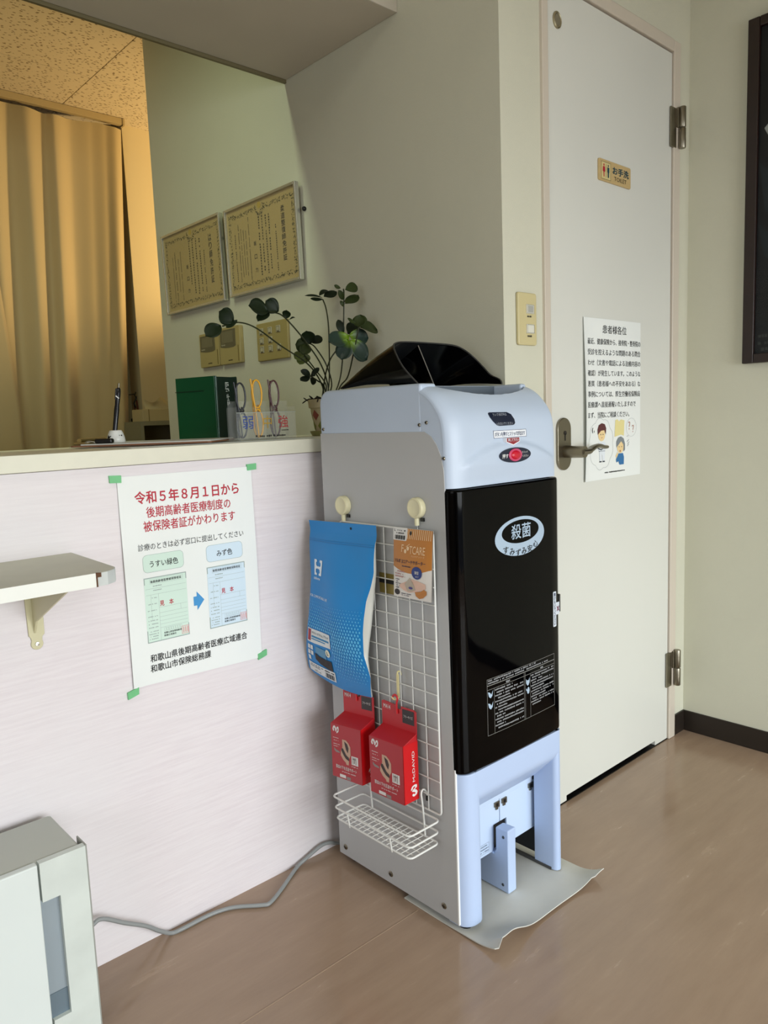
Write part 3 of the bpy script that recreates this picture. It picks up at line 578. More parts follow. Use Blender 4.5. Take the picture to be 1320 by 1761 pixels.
# base frame: two legs and a lintel
def rnd_plan(x0, x1, yf, yb, rl, rr, n=6):
    o = [(x0, yb), (x0, yf + rl)] + [(x0 + rl - rl * math.cos(PI / 2 * k / n), yf + rl - rl * math.sin(PI / 2 * k / n)) for k in range(1, n + 1)]
    o += [(x1 - rr + rr * math.sin(PI / 2 * k / n), yf + rr - rr * math.cos(PI / 2 * k / n)) for k in range(0, n + 1)] + [(x1, yb)]
    return o
ID = lambda u, v, w: (u, v, w)
bl = mat('base_blue', '#b3c6e6', 0.42, var=0.03, vscale=6)
MB().prism(rnd_plan(MX0 + 0.001, 1.0905, 0.947, 0.998, 0.030, 0.016), ID, 0.014, 0.3345).build('leg', bl, sc, bevel=0.003)
MB().prism(rnd_plan(1.338, MX1, 0.947, 1.008, 0.012, 0.014), ID, 0.006, 0.3345).build('leg', bl, sc, bevel=0.003)
li = MB()
# sloping underside of the lintel and rounded right gusset
li.prism([(0.9471, 0.3345), (0.9471, 0.290), (0.9476, 0.283), (0.9500, 0.276), (0.9550, 0.269), (1.004, 0.217), (1.010, 0.213), (1.02, 0.213), (1.02, 0.3345)], lambda u, v, w: (w, u, v), 1.072, 1.352)
li.build('lintel', bl, sc, smooth=35)
# flaps
fp = mat('flap_blue', '#c2d4ec', 0.4)
FY = 1.018
MB().box(1.088, 1.345, FY - 0.001, FY + 0.012, 0.196, 0.225).build('flap_rail', fp, sc, bevel=0.001)
f1 = MB().prism([(1.10, 0.0835), (1.206, 0.0835), (1.206, 0.143), (1.2265, 0.143), (1.2265, 0.196), (1.10, 0.196)], YP(FY + 0.006), 0, 0.006).build('flap', fp, sc, bevel=0.001)
f2 = MB().prism([(1.2285, 0.143), (1.2505, 0.143), (1.2505, 0.0815), (1.357, 0.0815), (1.354, 0.196), (1.2285, 0.196)], YP(FY + 0.006), 0, 0.006).build('flap', fp, sc, bevel=0.001)
for x, pf in ((1.216, f1), (1.241, f2), (1.336, f2)):
    MB().prism([(x - 0.008, 0.193), (x + 0.009, 0.193), (x + 0.009, 0.180), (x + 0.004, 0.180), (x + 0.004, 0.176), (x - 0.004, 0.176), (x - 0.004, 0.183), (x - 0.008, 0.183)], YP(FY), 0, 0.003).build('clip', steel, pf)
    MB().box(x - 0.002, x + 0.004, FY - 0.0036, FY - 0.0028, 0.183, 0.190).build('clip_slot', black, pf)
tx = MB().frame(1.158, 1.189, 0.090, 0.112, 0.0005, YP(FY), 0.0004); rg = random.Random(4)
for k in range(3): tx.dashes(1.160, 1.187, 0.1055 - k * 0.0062, 0.0032, YP(FY), 0.0004, 0.85, rg)
tx.build('flap_print', mat('grey_ink', '#6c7a8c', 0.7), f1)
# pedestal post in the opening
pd = MB().prism([(0.9725, 0.005), (1.052, 0.005), (1.052, 0.085), (1.012, 0.085), (1.007, 0.095), (1.0065, 0.147), (0.9725, 0.149)], lambda u, v, w: (w, u, v), 1.198, 1.225).build('post', bl, sc, bevel=0.003)
for y, z in ((0.985, 0.131), (0.988, 0.021)):
    MB().lathe([(0, 0), (0.0034, 0), (0.003, 0.0012), (0, 0.0016)], 12, lambda a, c, h: (1.198 - h, y + a, z + c)).build('screw', mat('screw_dark', '#4a4f55', 0.4, metal=0.7), pd, smooth=40)
MB().box(1.2045, 1.2520, 1.0225, 1.0238, 0.082, 0.150).build('gap_shade', black, sc)  # black plate painting the dark gap around the post
MB().box(1.336, 1.3435, 0.962, 1.10, 0.0045, 0.0105).build('floor_rail', mat('rail_rubber', '#4b4b4a', 0.6), sc)
for x, y in ((1.062, 0.975), (1.33, 1.31), (1.062, 1.31)):
    MB().lathe([(0, 0.0035), (0.014, 0.0035), (0.014, 0.02), (0, 0.02)], 14, lambda a, c, h: (x + a, y + c, h)).build('foot', black, sc)

# ------------------------------------------------------------------ protective sheet under the cabinet
def mt(i, j, w=0.0):
    x = lerp(1.0355, 1.392, i); y = lerp(0.866, 1.128, j) + 0.012 * max(0, 1 - i / 0.08) ** 2 * max(0, 1 - j / 0.2)
    f = max(0, 1 - j / 0.26)                # curl of the front edge
    amp = 0.030 * math.exp(-((i - 0.10) / 0.16) ** 2) + 0.020 * math.exp(-((i - 1.0) / 0.14) ** 2) + 0.004
    lx = max(0, 1 - i / 0.10) * max(0, 1 - j / 0.6) * 0.004
    y += 0.010 * f * math.sin(PI * i) - 0.004 * (i > 0.9)
    return (x, y, 0.0012 + amp * f * f * (0.35 if i < 0.03 else 1) + lx + w)
ms_ = MB().grid(48, 30, mt).grid(48, 30, lambda i, j: mt(i, j, 0.0022))
e1 = [mt(k / 48, 0) for k in range(49)]; e2 = [mt(k / 48, 0, 0.0022) for k in range(49)]
ms_.add(e1 + e2, [(k, k + 1, k + 50, k + 49) for k in range(48)])
e1 = [mt(0, k / 30) for k in range(31)]; e2 = [mt(0, k / 30, 0.0022) for k in range(31)]
ms_.add(e1 + e2, [(k, k + 1, k + 32, k + 31) for k in range(30)])
tag(ms_.build('protective_sheet', mat('sheet_ivory', '#d0d0c8', 0.55, var=0.14, vscale=7), smooth=70), 'worn off-white plastic sheet under the cabinet, front edge curling up', 'floor sheet')

# ------------------------------------------------------------------ black hood on top of the cabinet
hm = mat('gloss_black_vinyl', '#030304', 0.12, spec=0.28)
rim = spline([(1.066, 1.068, 1.0955), (1.058, 1.100, 1.130), (1.064, 1.130, 1.168), (1.085, 1.145, 1.181), (1.13, 1.157, 1.1855), (1.20, 1.159, 1.186), (1.27, 1.158, 1.184), (1.315, 1.166, 1.176), (1.346, 1.165, 1.160), (1.352, 1.142, 1.136), (1.352, 1.122, 1.118), (1.350, 1.094, 1.106), (1.349, 1.088, 1.0955)], 4)
bk = spline([(1.064, 1.300, 1.0965), (1.062, 1.303, 1.098), (1.066, 1.304, 1.100), (1.085, 1.306, 1.103), (1.13, 1.308, 1.106), (1.20, 1.310, 1.108), (1.27, 1.308, 1.106), (1.315, 1.306, 1.104), (1.340, 1.304, 1.102), (1.346, 1.303, 1.100), (1.348, 1.302, 1.099), (1.349, 1.300, 1.098), (1.349, 1.300, 1.0965)], 4)
ho = thing('black_hood', 'glossy black folded vinyl hood on top of the slipper cabinet', 'hood', (1.2, 1.2, 1.095))
hh = MB(); n = len(rim) - 1
def HF(i, j, inset=0.0):
    k = min(n, int(round(i * n))); p = rim[k].lerp(bk[k], j); p = p + Vector((0, 0, 0.006 * math.sin(PI * j)))
    c = Vector((1.2, 1.2, 1.09)); return p + (c - p).normalized() * inset
hh.grid(n, 10, lambda i, j: HF(i, j)).grid(n, 10, lambda i, j: HF(i, j, 0.003))
hh.build('shell', hm, ho, smooth=50)
MB().tube([tuple(p) for p in rim], 0.0017, 6).build('rim_edge', mat('hood_edge', '#2b2b2b', 0.4), ho, smooth=60)
dv = MB().grid(8, 8, lambda i, j: (1.150 + 0.030 * j * (1 - i) + 0.022 * math.sin(PI * i) * j, lerp(lerp(1.105, 1.147, i), 1.28, j), lerp(1.0955, lerp(1.178, 1.115, j), i))).build('divider', hm, ho, smooth=60)
MB().tube([(1.150, lerp(1.105, 1.147, k / 8), lerp(1.0955, 1.178, k / 8)) for k in range(9)], 0.0010, 6).build('divider_edge', mat('hood_edge_light', '#77756e', 0.4), ho)

# ------------------------------------------------------------------ wire grid panel hung on the cabinet side
GX = 1.0255; wm = mat('white_wire', '#dadcd8', 0.35)
gp = thing('wire_grid_panel', 'white wire grid panel hanging on the grey cabinet side', 'wire panel', (GX, 1.14, 0.24))
GY0, GY1, GZ0, GZ1 = 0.999, 1.279, 0.243, 0.813
oc_ = [(-y, z) for y, z in rrect(GY0, GY1, GZ0, GZ1, 0.008, 4)]
MB().tube([(GX, -u, v) for u, v in oc_], 0.0021, 8, closed=True).build('outer_frame', wm, gp, smooth=60)
wv = None
for k in range(1, 8):
    y = GY0 + 0.035 * k
    if wv is None: wv = MB().tube([(0, 0, GZ0), (0, 0, GZ1)], 0.00115, 6).build('wire', wm, gp, smooth=60); o = wv
    else: o = wv.copy(); COL.objects.link(o)
    o.parent = gp; o.matrix_parent_inverse = gp.matrix_basis.inverted(); o.location = (GX, y, 0)
wh = None
for k in range(1, 16):
    z = GZ1 - 0.0357 * k
    if wh is None: wh = MB().tube([(0, GY0, 0), (0, GY1, 0)], 0.00115, 6).build('wire', wm, gp, smooth=60); o = wh
    else: o = wh.copy(); COL.objects.link(o)
    o.parent = gp; o.matrix_parent_inverse = gp.matrix_basis.inverted(); o.location = (GX - 0.0022, 0, z)

# brass-coloured plate on the cabinet side behind the grid
pl_ = MB().box(MX0 - 0.0025, MX0 - 0.001, 1.075, 1.165, 0.672, 0.714).build('name_plate', mat('plate_brass', '#8d7d42', 0.35, metal=0.3), sc)
MB().box(MX0 - 0.0029, MX0 - 0.0024, 1.075, 1.165, 0.693, 0.701).build('plate_band', ink, pl_)

# ------------------------------------------------------------------ magnetic hooks
hc = mat('hook_cream', '#dbd6b2', 0.4)
def hook(y, z, label):
    h = thing('magnetic_hook', label, 'hook', (MX0 - 0.001, y, z), 'magnetic hooks holding the wire grid')
    T = lambda a, c, k: (MX0 - 0.0013 - k, y + a, z + c)
    MB().lathe([(0, 0), (0.0195, 0), (0.0205, 0.001), (0.0205, 0.010), (0.0195, 0.0125), (0.0165, 0.0135), (0.0155, 0.0128), (0, 0.0130)], 32, T).build('disc', hc, h, smooth=40)
    MB().lathe([(0, 0), (0.0048, 0), (0.0048, 0.014), (0, 0.014)], 14, lambda a, c, k: (MX0 - 0.008 + a, y - 0.001 + c, z - 0.020 - 0.014 + k)).build('socket', hc, h, smooth=40)
    MB().tube(spline([(MX0 - 0.008, y - 0.001, z - 0.033), (MX0 - 0.008, y - 0.001, z - 0.044), (MX0 - 0.012, y - 0.001, z - 0.052), (MX0 - 0.018, y - 0.001, z - 0.050), (MX0 - 0.0205, y - 0.001, z - 0.043)], 4), 0.0013, 6).build('wire_hook', chrome, h, smooth=60)
    MB().box(MX0 - 0.005, MX0 - 0.0014, y - 0.016, y - 0.008, z - 0.026, z - 0.019).build('black_tab', black, h)  # small black block below the disc, towards the front
hook(1.268, 0.848, 'cream magnetic hook above the blue pouch'); hook(1.044, 0.856, 'cream magnetic hook above the orange packet')

# ------------------------------------------------------------------ blue pouch
bgm = mat('pouch_blue', '#0381c9', 0.42, var=0.08, vscale=6, bump=0.12, bscale=22); silver = mat('pouch_white', '#d4d6cf', 0.35, bump=0.3, bscale=30)
bagL = [(0.4555, 1.372), (0.460, 1.386), (0.468, 1.3915), (0.508, 1.389), (0.55, 1.377), (0.60, 1.360), (0.65, 1.351), (0.69, 1.348), (0.743, 1.358), (0.8105, 1.3715)]      # z -> y, left edge
bagR = [(0.4515, 1.176), (0.495, 1.169), (0.54, 1.184), (0.59, 1.181), (0.62, 1.175), (0.66, 1.1635), (0.69, 1.148), (0.72, 1.138), (0.77, 1.1415), (0.8155, 1.1455)]  # front panel right edge
bagB = [(0.4515, 1.179), (0.487, 1.187), (0.53, 1.188), (0.57, 1.181), (0.605, 1.172), (0.66, 1.161), (0.70, 1.155), (0.73, 1.152), (0.8155, 1.150)]
def BG(u, v, w=0.0):    # u 0..1 left to right, v = z fraction
    zl = lerp(0.4565, 0.8105, v); zr = lerp(0.4470, 0.8155, v); z = lerp(zl, zr, u) - 0.010 * math.sin(PI * u) * (1 - v) ** 4
    y = lerp(interp(bagL, zl), interp(bagR, max(zr, 0.4515)), u)
    fat = math.sin(PI * min(1, max(0, (0.93 - v) / 0.93)) ** 0.75) ** 0.8
    edge = (math.sin(PI * min(1, max(0, u))) ** 0.6)
    x = 1.0115 - 0.004 * (1 - v) - 0.034 * fat * (0.55 + 0.45 * edge) - 0.003 * math.sin(9 * u + 5 * v) * fat
    return (x - w, y, z)
def BGT(u, v, w):   # u in metres from the left edge (0..0.22), v = z
    vv = (v - 0.4550) / (0.8125 - 0.4550); return BG((u * 1.13 + 0.006) / 0.215, vv, w)
bg = thing('blue_pouch', 'bright blue sealed supporter pouch with white gusset on the left hook', 'pouch', (1.0, 1.26, 0.45))
MB().grid(24, 40, lambda i, j: BG(i, j)).build('front_panel', bgm, bg, smooth=70)
def BGB(i, j):
    p = BG(1, j); z = p[2]; yb = interp(bagB, max(z, 0.4515)); xb = 1.0128
    t = i; return (lerp(p[0], xb, t), lerp(p[1], yb, t) - 0.006 * math.sin(PI * t) * math.sin(PI * j), z + 0.002 * math.sin(14 * j) * t)
MB().grid(6, 40, BGB).build('gusset', silver, bg, smooth=70)
MB().grid(6, 20, lambda i, j: (1.0128, lerp(interp(bagL, lerp(0.4565, 0.8105, j)), interp(bagB, max(0.4515, lerp(0.4470, 0.8155, j))), i), lerp(lerp(0.4565, 0.4470, i), lerp(0.8105, 0.8155, i), j))).build('back_panel', silver, bg)
def BGL(i, j):
    p = BG(0, j); return (lerp(p[0], 1.0128, i), p[1], p[2])
MB().grid(2, 30, BGL).build('left_side', silver, bg, smooth=70)
MB().prism(ell(0.117, 0.8020, 0.0022, 0.0028, 12), BGT, 0.0003, 0.0009).build('hang_hole', ink, bg)
t = MB()
t.poly([(0.017, 0.731), (0.026, 0.731), (0.027, 0.727), (0.023, 0.724), (0.024, 0.718), (0.030, 0.716), (0.033, 0.718), (0.035, 0.716), (0.041, 0.718), (0.042, 0.724), (0.038, 0.727), (0.039, 0.731), (0.049, 0.731), (0.046, 0.712), (0.043, 0.697), (0.033, 0.697), (0.033, 0.701), (0.038, 0.703), (0.037, 0.710), (0.032, 0.712), (0.030, 0.710), (0.028, 0.712), (0.022, 0.710), (0.021, 0.703), (0.025, 0.701), (0.025, 0.697), (0.015, 0.697)], BGT, 0.0009)
t.text('tobone', 0.012, 0.687, 0.026, 0.0062, BGT, 0.02, 0.0009)
t.text('FOR COMFORTABLE LIFE', 0.002, 0.6465, 0.076, 0.0060, BGT, 0.0, 0.0012)
t.build('white_print', mat('print_white', '#dfe9f0', 0.5), bg)
MB().rect(-0.004, 0.184, 0.7695, 0.7706, BGT, 0.0008, 12).rect(-0.004, 0.184, 0.7735, 0.7742, BGT, 0.0008, 12).build('zip_line', mat('pouch_blue_deep', '#0a6fae', 0.4), bg)
# halftone dots
dt = MB(); dots_l = mat('dot_blue', '#5ab6e6', 0.4)
for r in range(22):
    v = 0.636 - r * 0.0072
    for c in range(27):
        u = 0.004 + c * 0.0076 + (0.0038 if r % 2 else 0)
        if u > 0.180 or (v < 0.577 and u < 0.092): continue
        rad = 0.0009 + 0.0020 * min(1, r / 9.0) if r < 12 else max(0.0007, 0.0029 - (r - 12) * 0.00022)
        dt.poly(ell(u, v, rad * 0.95, rad * 1.15, 8), BGT, 0.0010)
dt.build('halftone_dots', dots_l, bg)['kind'] = 'stuff'
s1 = MB()
for k in range(6): s1.poly([(0.004 + 0.014 * k, lerp(0.5385, 0.5410, k / 6)), (0.004 + 0.014 * (k + 1), lerp(0.5385, 0.5410, (k + 1) / 6)), (0.004 + 0.014 * (k + 1), 0.5725), (0.004 + 0.014 * k, 0.5725)], BGT, 0.0012)
for k in range(6): s1.poly([(0.003 + 0.014 * k, lerp(0.4665, 0.4665, k / 6)), (0.003 + 0.014 * (k + 1), 0.4665), (0.003 + 0.014 * (k + 1), 0.4885), (0.003 + 0.014 * k, 0.4885)], BGT, 0.0012)
for a, c in ((0.006, 0.5215), (0.016, 0.5215), (0.006, 0.508), (0.0165, 0.508), (0.006, 0.4945)): s1.rect(a, a + 0.0085, c, c + 0.0105, BGT, 0.0012)
s1.build('label', mat('label_pale', '#d6dbdc', 0.5), bg)
s2 = MB().text('マジハードスリム ブラック', 0.021, 0.5605, 0.062, 0.0065, BGT, 0.01, 0.0015); rg = random.Random(2)
s2.dashes(0.008, 0.05, 0.483, 0.0022, BGT, 0.0015, 0.8, rg); s2.dashes(0.008, 0.04, 0.479, 0.002, BGT, 0.0015, 0.8, rg); s2.dashes(0.02, 0.04, 0.470, 0.002, BGT, 0.0015, 0.8, rg); s2.dashes(0.055, 0.084, 0.482, 0.0035, BGT, 0.0015, 0.9, rg)
for k in range(11): s2.rect(0.056 + k * 0.0025, 0.057 + k * 0.0025 + 0.0006 * (k % 3), 0.4685, 0.4795, BGT, 0.0015)
s2.build('label_print', mat('label_ink', '#2b3542', 0.6), bg)
s3 = MB().rect(0.0065, 0.0175, 0.5425, 0.570, BGT, 0.0015); s3.build('red_panel', mat('panel_red', '#a03040', 0.5), bg)
MB().rect(0.021, 0.084, 0.5525, 0.5568, BGT, 0.0015, 4).rect(0.021, 0.070, 0.5475, 0.550, BGT, 0.0015, 3).build('blue_bar', mat('bar_blue', '#2a7fb0', 0.5), bg)
MB().poly([(0.030, 0.517), (0.045, 0.512), (0.065, 0.5105), (0.082, 0.511), (0.0825, 0.489), (0.065, 0.4905), (0.045, 0.4945), (0.031, 0.502)], BGT, 0.0014).build('belt_picture', mat('belt_black', '#231f20', 0.6), bg)
MB().poly([(0.034, 0.533), (0.066, 0.532), (0.067, 0.5115), (0.050, 0.5135), (0.034, 0.518)], BGT, 0.0013).build('torso_picture', mat('torso_grey', '#5a8fb2', 0.6), bg)
lo_ = MB().poly(ell(0.0745, 0.5275, 0.0075, 0.0085, 20), BGT, 0.0016).build('size_badge', mat('badge_cream', '#dfe0cc', 0.5), bg)
MB().text('L', 0.0722, 0.5235, 0.0045, 0.008, BGT, 0.02, 0.0019).build('badge_letter', ink, lo_)

# ------------------------------------------------------------------ orange foot-care packet
FXo = 1.0135
def FP(u, v, w):   # u metres from the left edge, v = z
    k = (0.817 - v) / 0.138; return (FXo - 0.002 - 0.006 * math.sin(PI * min(1, max(0, k))) * math.sin(PI * min(1, max(0, u / 0.107))) ** 0.6 - w, 1.0925 + 0.007 * k - u * (1 - 0.03 * k), v + 0.001 * (u / 0.107) * 1)
fk = thing('foot_care_packet', 'orange and white foot support packet on the right hook', 'packet', (FXo, 1.04, 0.68))
white_pk = mat('packet_white', '#d9d6d0', 0.35); org = mat('packet_orange', '#b9772a', 0.38, var=0.05, vscale=20)
MB().grid(14, 16, lambda i, j: FP(0.107 * i, lerp(0.678, 0.8165, j), 0)).grid(2, 2, lambda i, j: FP(0.107 * i, lerp(0.678, 0.8165, j), -0.002)).build('film', white_pk, fk, smooth=70)
o_ = MB()
def obot(u): t = u / 0.107; return 0.7400 - 0.011 * math.sin(PI * min(1, t * 1.02)) ** 1.0 + 0.001 * t
o_.grid(14, 8, lambda i, j: FP(0.107 * i, lerp(obot(0.107 * i), 0.8165, j), 0.0004)); o_.build('orange_panel', org, fk, smooth=70)
o_ = MB()
for k in range(13): o_.poly([(0.041 + k * 0.0051, 0.797), (0.0426 + k * 0.0051, 0.797), (0.0432 + k * 0.0051, 0.816), (0.0416 + k * 0.0051, 0.816)], FP, 0.0008)
o_.text('F', 0.027, 0.7705, 0.0065, 0.0145, FP, 0.0, 0.0009); o_.text('TCARE', 0.050, 0.7685, 0.041, 0.0155, FP, -0.004, 0.0009)
o_.poly(ell(0.0385, 0.7725, 0.0036, 0.0042, 14), FP, 0.0009); o_.poly(ell(0.0455, 0.7785, 0.0036, 0.0042, 14), FP, 0.0009); o_.poly([(0.039, 0.7815), (0.0505, 0.7885), (0.0495, 0.7865), (0.041, 0.7815)], FP, 0.0009)
o_.text('フットケア シリーズ', 0.056, 0.7625, 0.034, 0.0038, FP, 0.0, 0.0009)
o_.build('pale_print', mat('packet_cream', '#e6c9a0', 0.5), fk)
o_ = MB().text('ソルボ ヨコアーチサポーター', 0.006, 0.7485, 0.087, 0.0078, FP, 0.016, 0.0009); rg = random.Random(9)
o_.dashes(0.030, 0.055, 0.7415, 0.0026, FP, 0.0009, 0.9, rg)
for k in range(5): o_.dashes(0.008, 0.016 + 0.01 * rg.random(), 0.713 - k * 0.0042, 0.0026, FP, 0.0009, 0.8, rg)
o_.dashes(0.024, 0.052, 0.6855, 0.0022, FP, 0.0009, 0.9, rg); o_.dashes(0.024, 0.050, 0.682, 0.0018, FP, 0.0009, 0.9, rg)
o_.build('dark_print', mat('packet_navy', '#33324a', 0.6), fk)
o_ = MB()
for k in range(3): o_.dashes(0.007, 0.038, 0.7295 - k * 0.0052, 0.0032, FP, 0.0009, 0.85, rg)
o_.build('rose_print', mat('packet_rose', '#b98a86', 0.6), fk)
c_ = MB().poly(ell(0.0715, 0.7325, 0.0135, 0.0125, 28), FP, 0.0011).build('blue_badge', mat('badge_blue', '#1d3478', 0.5), fk)
MB().text('薄型', 0.066, 0.730, 0.011, 0.0062, FP, 0.01, 0.0014).text('タイプ', 0.0685, 0.7235, 0.008, 0.0035, FP, 0.01, 0.0014).build('badge_lettering', white_pk, c_)
MB().poly([(0.058, 0.719), (0.075, 0.7165), (0.093, 0.712), (0.094, 0.703), (0.080, 0.698), (0.066, 0.694), (0.047, 0.690), (0.032, 0.693), (0.020, 0.699), (0.021, 0.705), (0.040, 0.712)], FP, 0.0007).build('foot_picture', mat('foot_pink', '#d8b6a4', 0.6), fk)
MB().poly([(0.036, 0.7065), (0.052, 0.7215), (0.0595, 0.712), (0.066, 0.698), (0.055, 0.6935), (0.043, 0.692)], FP, 0.0009).build('support_picture', mat('support_beige', '#b3a898', 0.6), fk)
MB().poly(ell(0.053, 0.7005, 0.006, 0.0026, 16), FP, 0.0012).build('support_badge', mat('badge_violet', '#4a4585', 0.6), fk)
MB().poly(ell(0.0115, 0.688, 0.0078, 0.006, 18), FP, 0.0009).build('mascot_spot', mat('spot_black', '#2a2527', 0.6), fk)
MB().poly([(0.064, 0.6935), (0.066, 0.686), (0.075, 0.681), (0.086, 0.684), (0.096, 0.692), (0.096, 0.6985), (0.089, 0.7015), (0.080, 0.6965), (0.072, 0.695)], FP, 0.0011).build('leaf_badge', org, fk)
tg_ = MB().prism(rrect(0.0, 0.040, 0.7925, 0.8175, 0.003, 3), FP, 0.0006, 0.0014).build('price_tag', mat('tag_white', '#d8d8d4', 0.5), fk)
t = MB().text('L', 0.004, 0.810, 0.003, 0.0045, FP, 0.02, 0.0018); t.dashes(0.010, 0.036, 0.8105, 0.003, FP, 0.0018, 0.7, rg); t.dashes(0.010, 0.032, 0.8055, 0.0026, FP, 0.0018, 0.8, rg)
for k in range(13): t.rect(0.006 + k * 0.0024, 0.0068 + k * 0.0024 + 0.0007 * (k % 3), 0.7945, 0.8025, FP, 0.0018)
t.build('tag_print', ink, tg_)
MB().prism(ell(0.050, 0.8085, 0.0028, 0.0042, 12), FP, 0.0006, 0.0012).build('hang_hole', ink, fk)

# ------------------------------------------------------------------ red supporter boxes
rb = mat('box_red', '#b0141e', 0.38); rbb = mat('box_red_bright', '#c00d14', 0.35); rbf = mat('box_red_face', '#a81c27', 0.42)
def red_box(dy, dz, tilt, label):
    """a carton with a sloped shoulder and a header flap; front faces -x"""
    def Tm(x, y, z):
        yy = y; zz_ = z + tilt * (y - 1.107)
        return (x, yy + dy, zz_ + dz)
    r = thing('supporter_box', label, 'box', (1.0, 1.1 + dy, 0.265 + dz), 'red supporter boxes hanging on the wire grid')
    XF, XB = 0.975, 1.016; Y0, Y1 = 1.0505, 1.152; Z0, Z1, Z2 = 0.262, 0.384, 0.402
    # rear edge, sides and bottom
    c = MB(); c.add([Tm(*p) for p in ((XF, Y0, Z0), (XF, Y1, Z0), (XB, Y0, Z0), (XB, Y1, Z0), (XF, Y0, Z1), (XF, Y1, Z1), (XB, Y0, Z1 + 0.016), (XB, Y1, Z1 + 0.016))],
          [(0, 1, 5, 4), (2, 6, 7, 3), (0, 2, 3, 1), (1, 3, 7, 5), (4, 5, 7, 6), (0, 4, 6, 2)])
    c.build('carton', rb, r, bevel=0.0012, seg=1)
    c = MB(); 
    T2 = lambda u, v, w: Tm(XF - w, Y1 - u, v)
    c.rect(0.0005, 0.1010, Z0 + 0.0005, Z1 - 0.0005, T2, 0.0003); c.build('front_print', rbf, r)
    T3 = lambda u, v, w: Tm(XF + u, Y0 - w, v)
    MB().rect(0.0005, 0.0405, Z0 + 0.001, Z1 + 0.001, T3, 0.0003).rect(0.0005, 0.0115, Z0 + 0.001, Z1 - 0.001, T3, 0.0005).build('side_print', rbb, r)
    hd_ = MB(); o = [(0.000, 0.386), (0.000, 0.448), (0.006, 0.450), (0.044, 0.447), (0.044, 0.440), (0.058, 0.440), (0.058, 0.447), (0.095, 0.447), (0.1015, 0.444), (0.1015, 0.386)]
    T4 = lambda u, v, w: Tm(XB - 0.0006 - w, Y1 - u, v)
    hd_.prism(o, T4, 0, 0.0014).build('header_flap', rb, r)
    MB().rect(0.062, 0.096, 0.414, 0.443, T4, 0.0018).build('flap_panel', mat('panel_dark', '#2e2c2e', 0.5), r)
    w = MB().text('M414', 0.006, 0.434, 0.021, 0.0095, T4, 0.01, 0.002).text('フリーサイズ', 0.066, 0.426, 0.026, 0.006, T4, 0.01, 0.0022)
    # front lettering and emblem
    def emb(c_, u, v, s, T, lift, rot=False):
        pts = [(0, .45), (.12, .75), (.35, .85), (.55, .70), (.62, .5), (.75, .78), (.98, .80), (1.05, .55), (.98, .25), (.8, .1), (.6, .05), (.68, .25), (.85, .35), (.88, .55), (.78, .58), (.62, .25), (.5, .18), (.38, .5), (.28, .62), (.2, .5), (.3, .3), (.18, .2), (.05, .28)]
        c_.poly([((u + (b_ - 0.45) * s, v + a_ * s) if rot else (u + a_ * s, v + b_ * s)) for a_, b_ in pts], T, lift)
    emb(w, 0.007, 0.3625, 0.021, T2, 0.0007)
    w.text('膝皿の下を圧迫サポート', 0.014, 0.2845, 0.070, 0.0082, T2, 0.016, 0.0007)
    w.rect(0.026, 0.047, 0.2655, 0.2725, T2, 0.0007); w.rect(0.068, 0.090, 0.302, 0.3215, T2, 0.0006)
    rg = random.Random(3)
    for k, zz_ in enumerate((0.352, 0.346, 0.338, 0.333)): w.dashes(0.008, 0.030 - 0.004 * (k % 2), zz_, 0.0016, T2, 0.0007, 0.9, rg)
    w.dashes(0.034, 0.080, 0.2785, 0.002, T2, 0.0007, 0.8, rg); w.dashes(0.068, 0.090, 0.297, 0.0018, T2, 0.0007, 0.8, rg)
    emb(w, 0.0265, 0.2725, 0.0235, T3, 0.0009, True)
    k_ = MB()
    vs, fs = glyphs('McDAVID')
    x0 = min(p[0] for p in vs); x1 = max(p[0] for p in vs); y0 = min(p[1] for p in vs); y1 = max(p[1] for p in vs)
    k_.add([T3(0.0300 - (y - y0) / (y1 - y0) * 0.0068, 0.3035 + (x - x0) / (x1 - x0) * 0.064, 0.0009) for x, y in vs], fs)
    w.add(k_.v, k_.f)
    w.build('white_lettering', mat('box_white', '#d9d6d4', 0.5), r)
    MB().poly([(0.039, 0.353), (0.052, 0.353), (0.060, 0.348), (0.066, 0.340), (0.066, 0.322), (0.060, 0.312), (0.058, 0.298), (0.050, 0.298), (0.049, 0.302), (0.040, 0.307), (0.032, 0.316), (0.033, 0.326), (0.039, 0.335)], T2, 0.0007).build('knee_picture', mat('knee_skin', '#c2a08a', 0.6), r)
    MB().poly([(0.036, 0.333), (0.041, 0.333), (0.051, 0.320), (0.060, 0.3155), (0.060, 0.308), (0.050, 0.311), (0.042, 0.318), (0.035, 0.327)], T2, 0.0010).poly([(0.046, 0.350), (0.056, 0.345), (0.060, 0.336), (0.057, 0.325), (0.051, 0.332), (0.048, 0.341)], T2, 0.0009).build('strap_picture', mat('strap_black', '#3a2f2e', 0.6), r)
    MB().poly([(0.010, 0.330), (0.016, 0.326), (0.028, 0.324), (0.030, 0.320), (0.016, 0.320), (0.010, 0.324)], T2, 0.0007).build('grey_print', mat('box_grey', '#8a7f7c', 0.6), r)
    MB().rect(0.049, 0.063, 0.264, 0.271, T2, 0.0007).build('grey_print', mat('box_grey', '#8a7f7c', 0.6), r)
    MB().rect(0.072, 0.0735, 0.304, 0.320, T2, 0.0009).rect(0.076, 0.079, 0.306, 0.319, T2, 0.0009).rect(0.082, 0.084, 0.304, 0.320, T2, 0.0009).poly([(0.072, 0.315), (0.084, 0.315), (0.084, 0.3165), (0.072, 0.3165)], T2, 0.0009).build('grey_print', mat('box_grey', '#8a7f7c', 0.6), r)
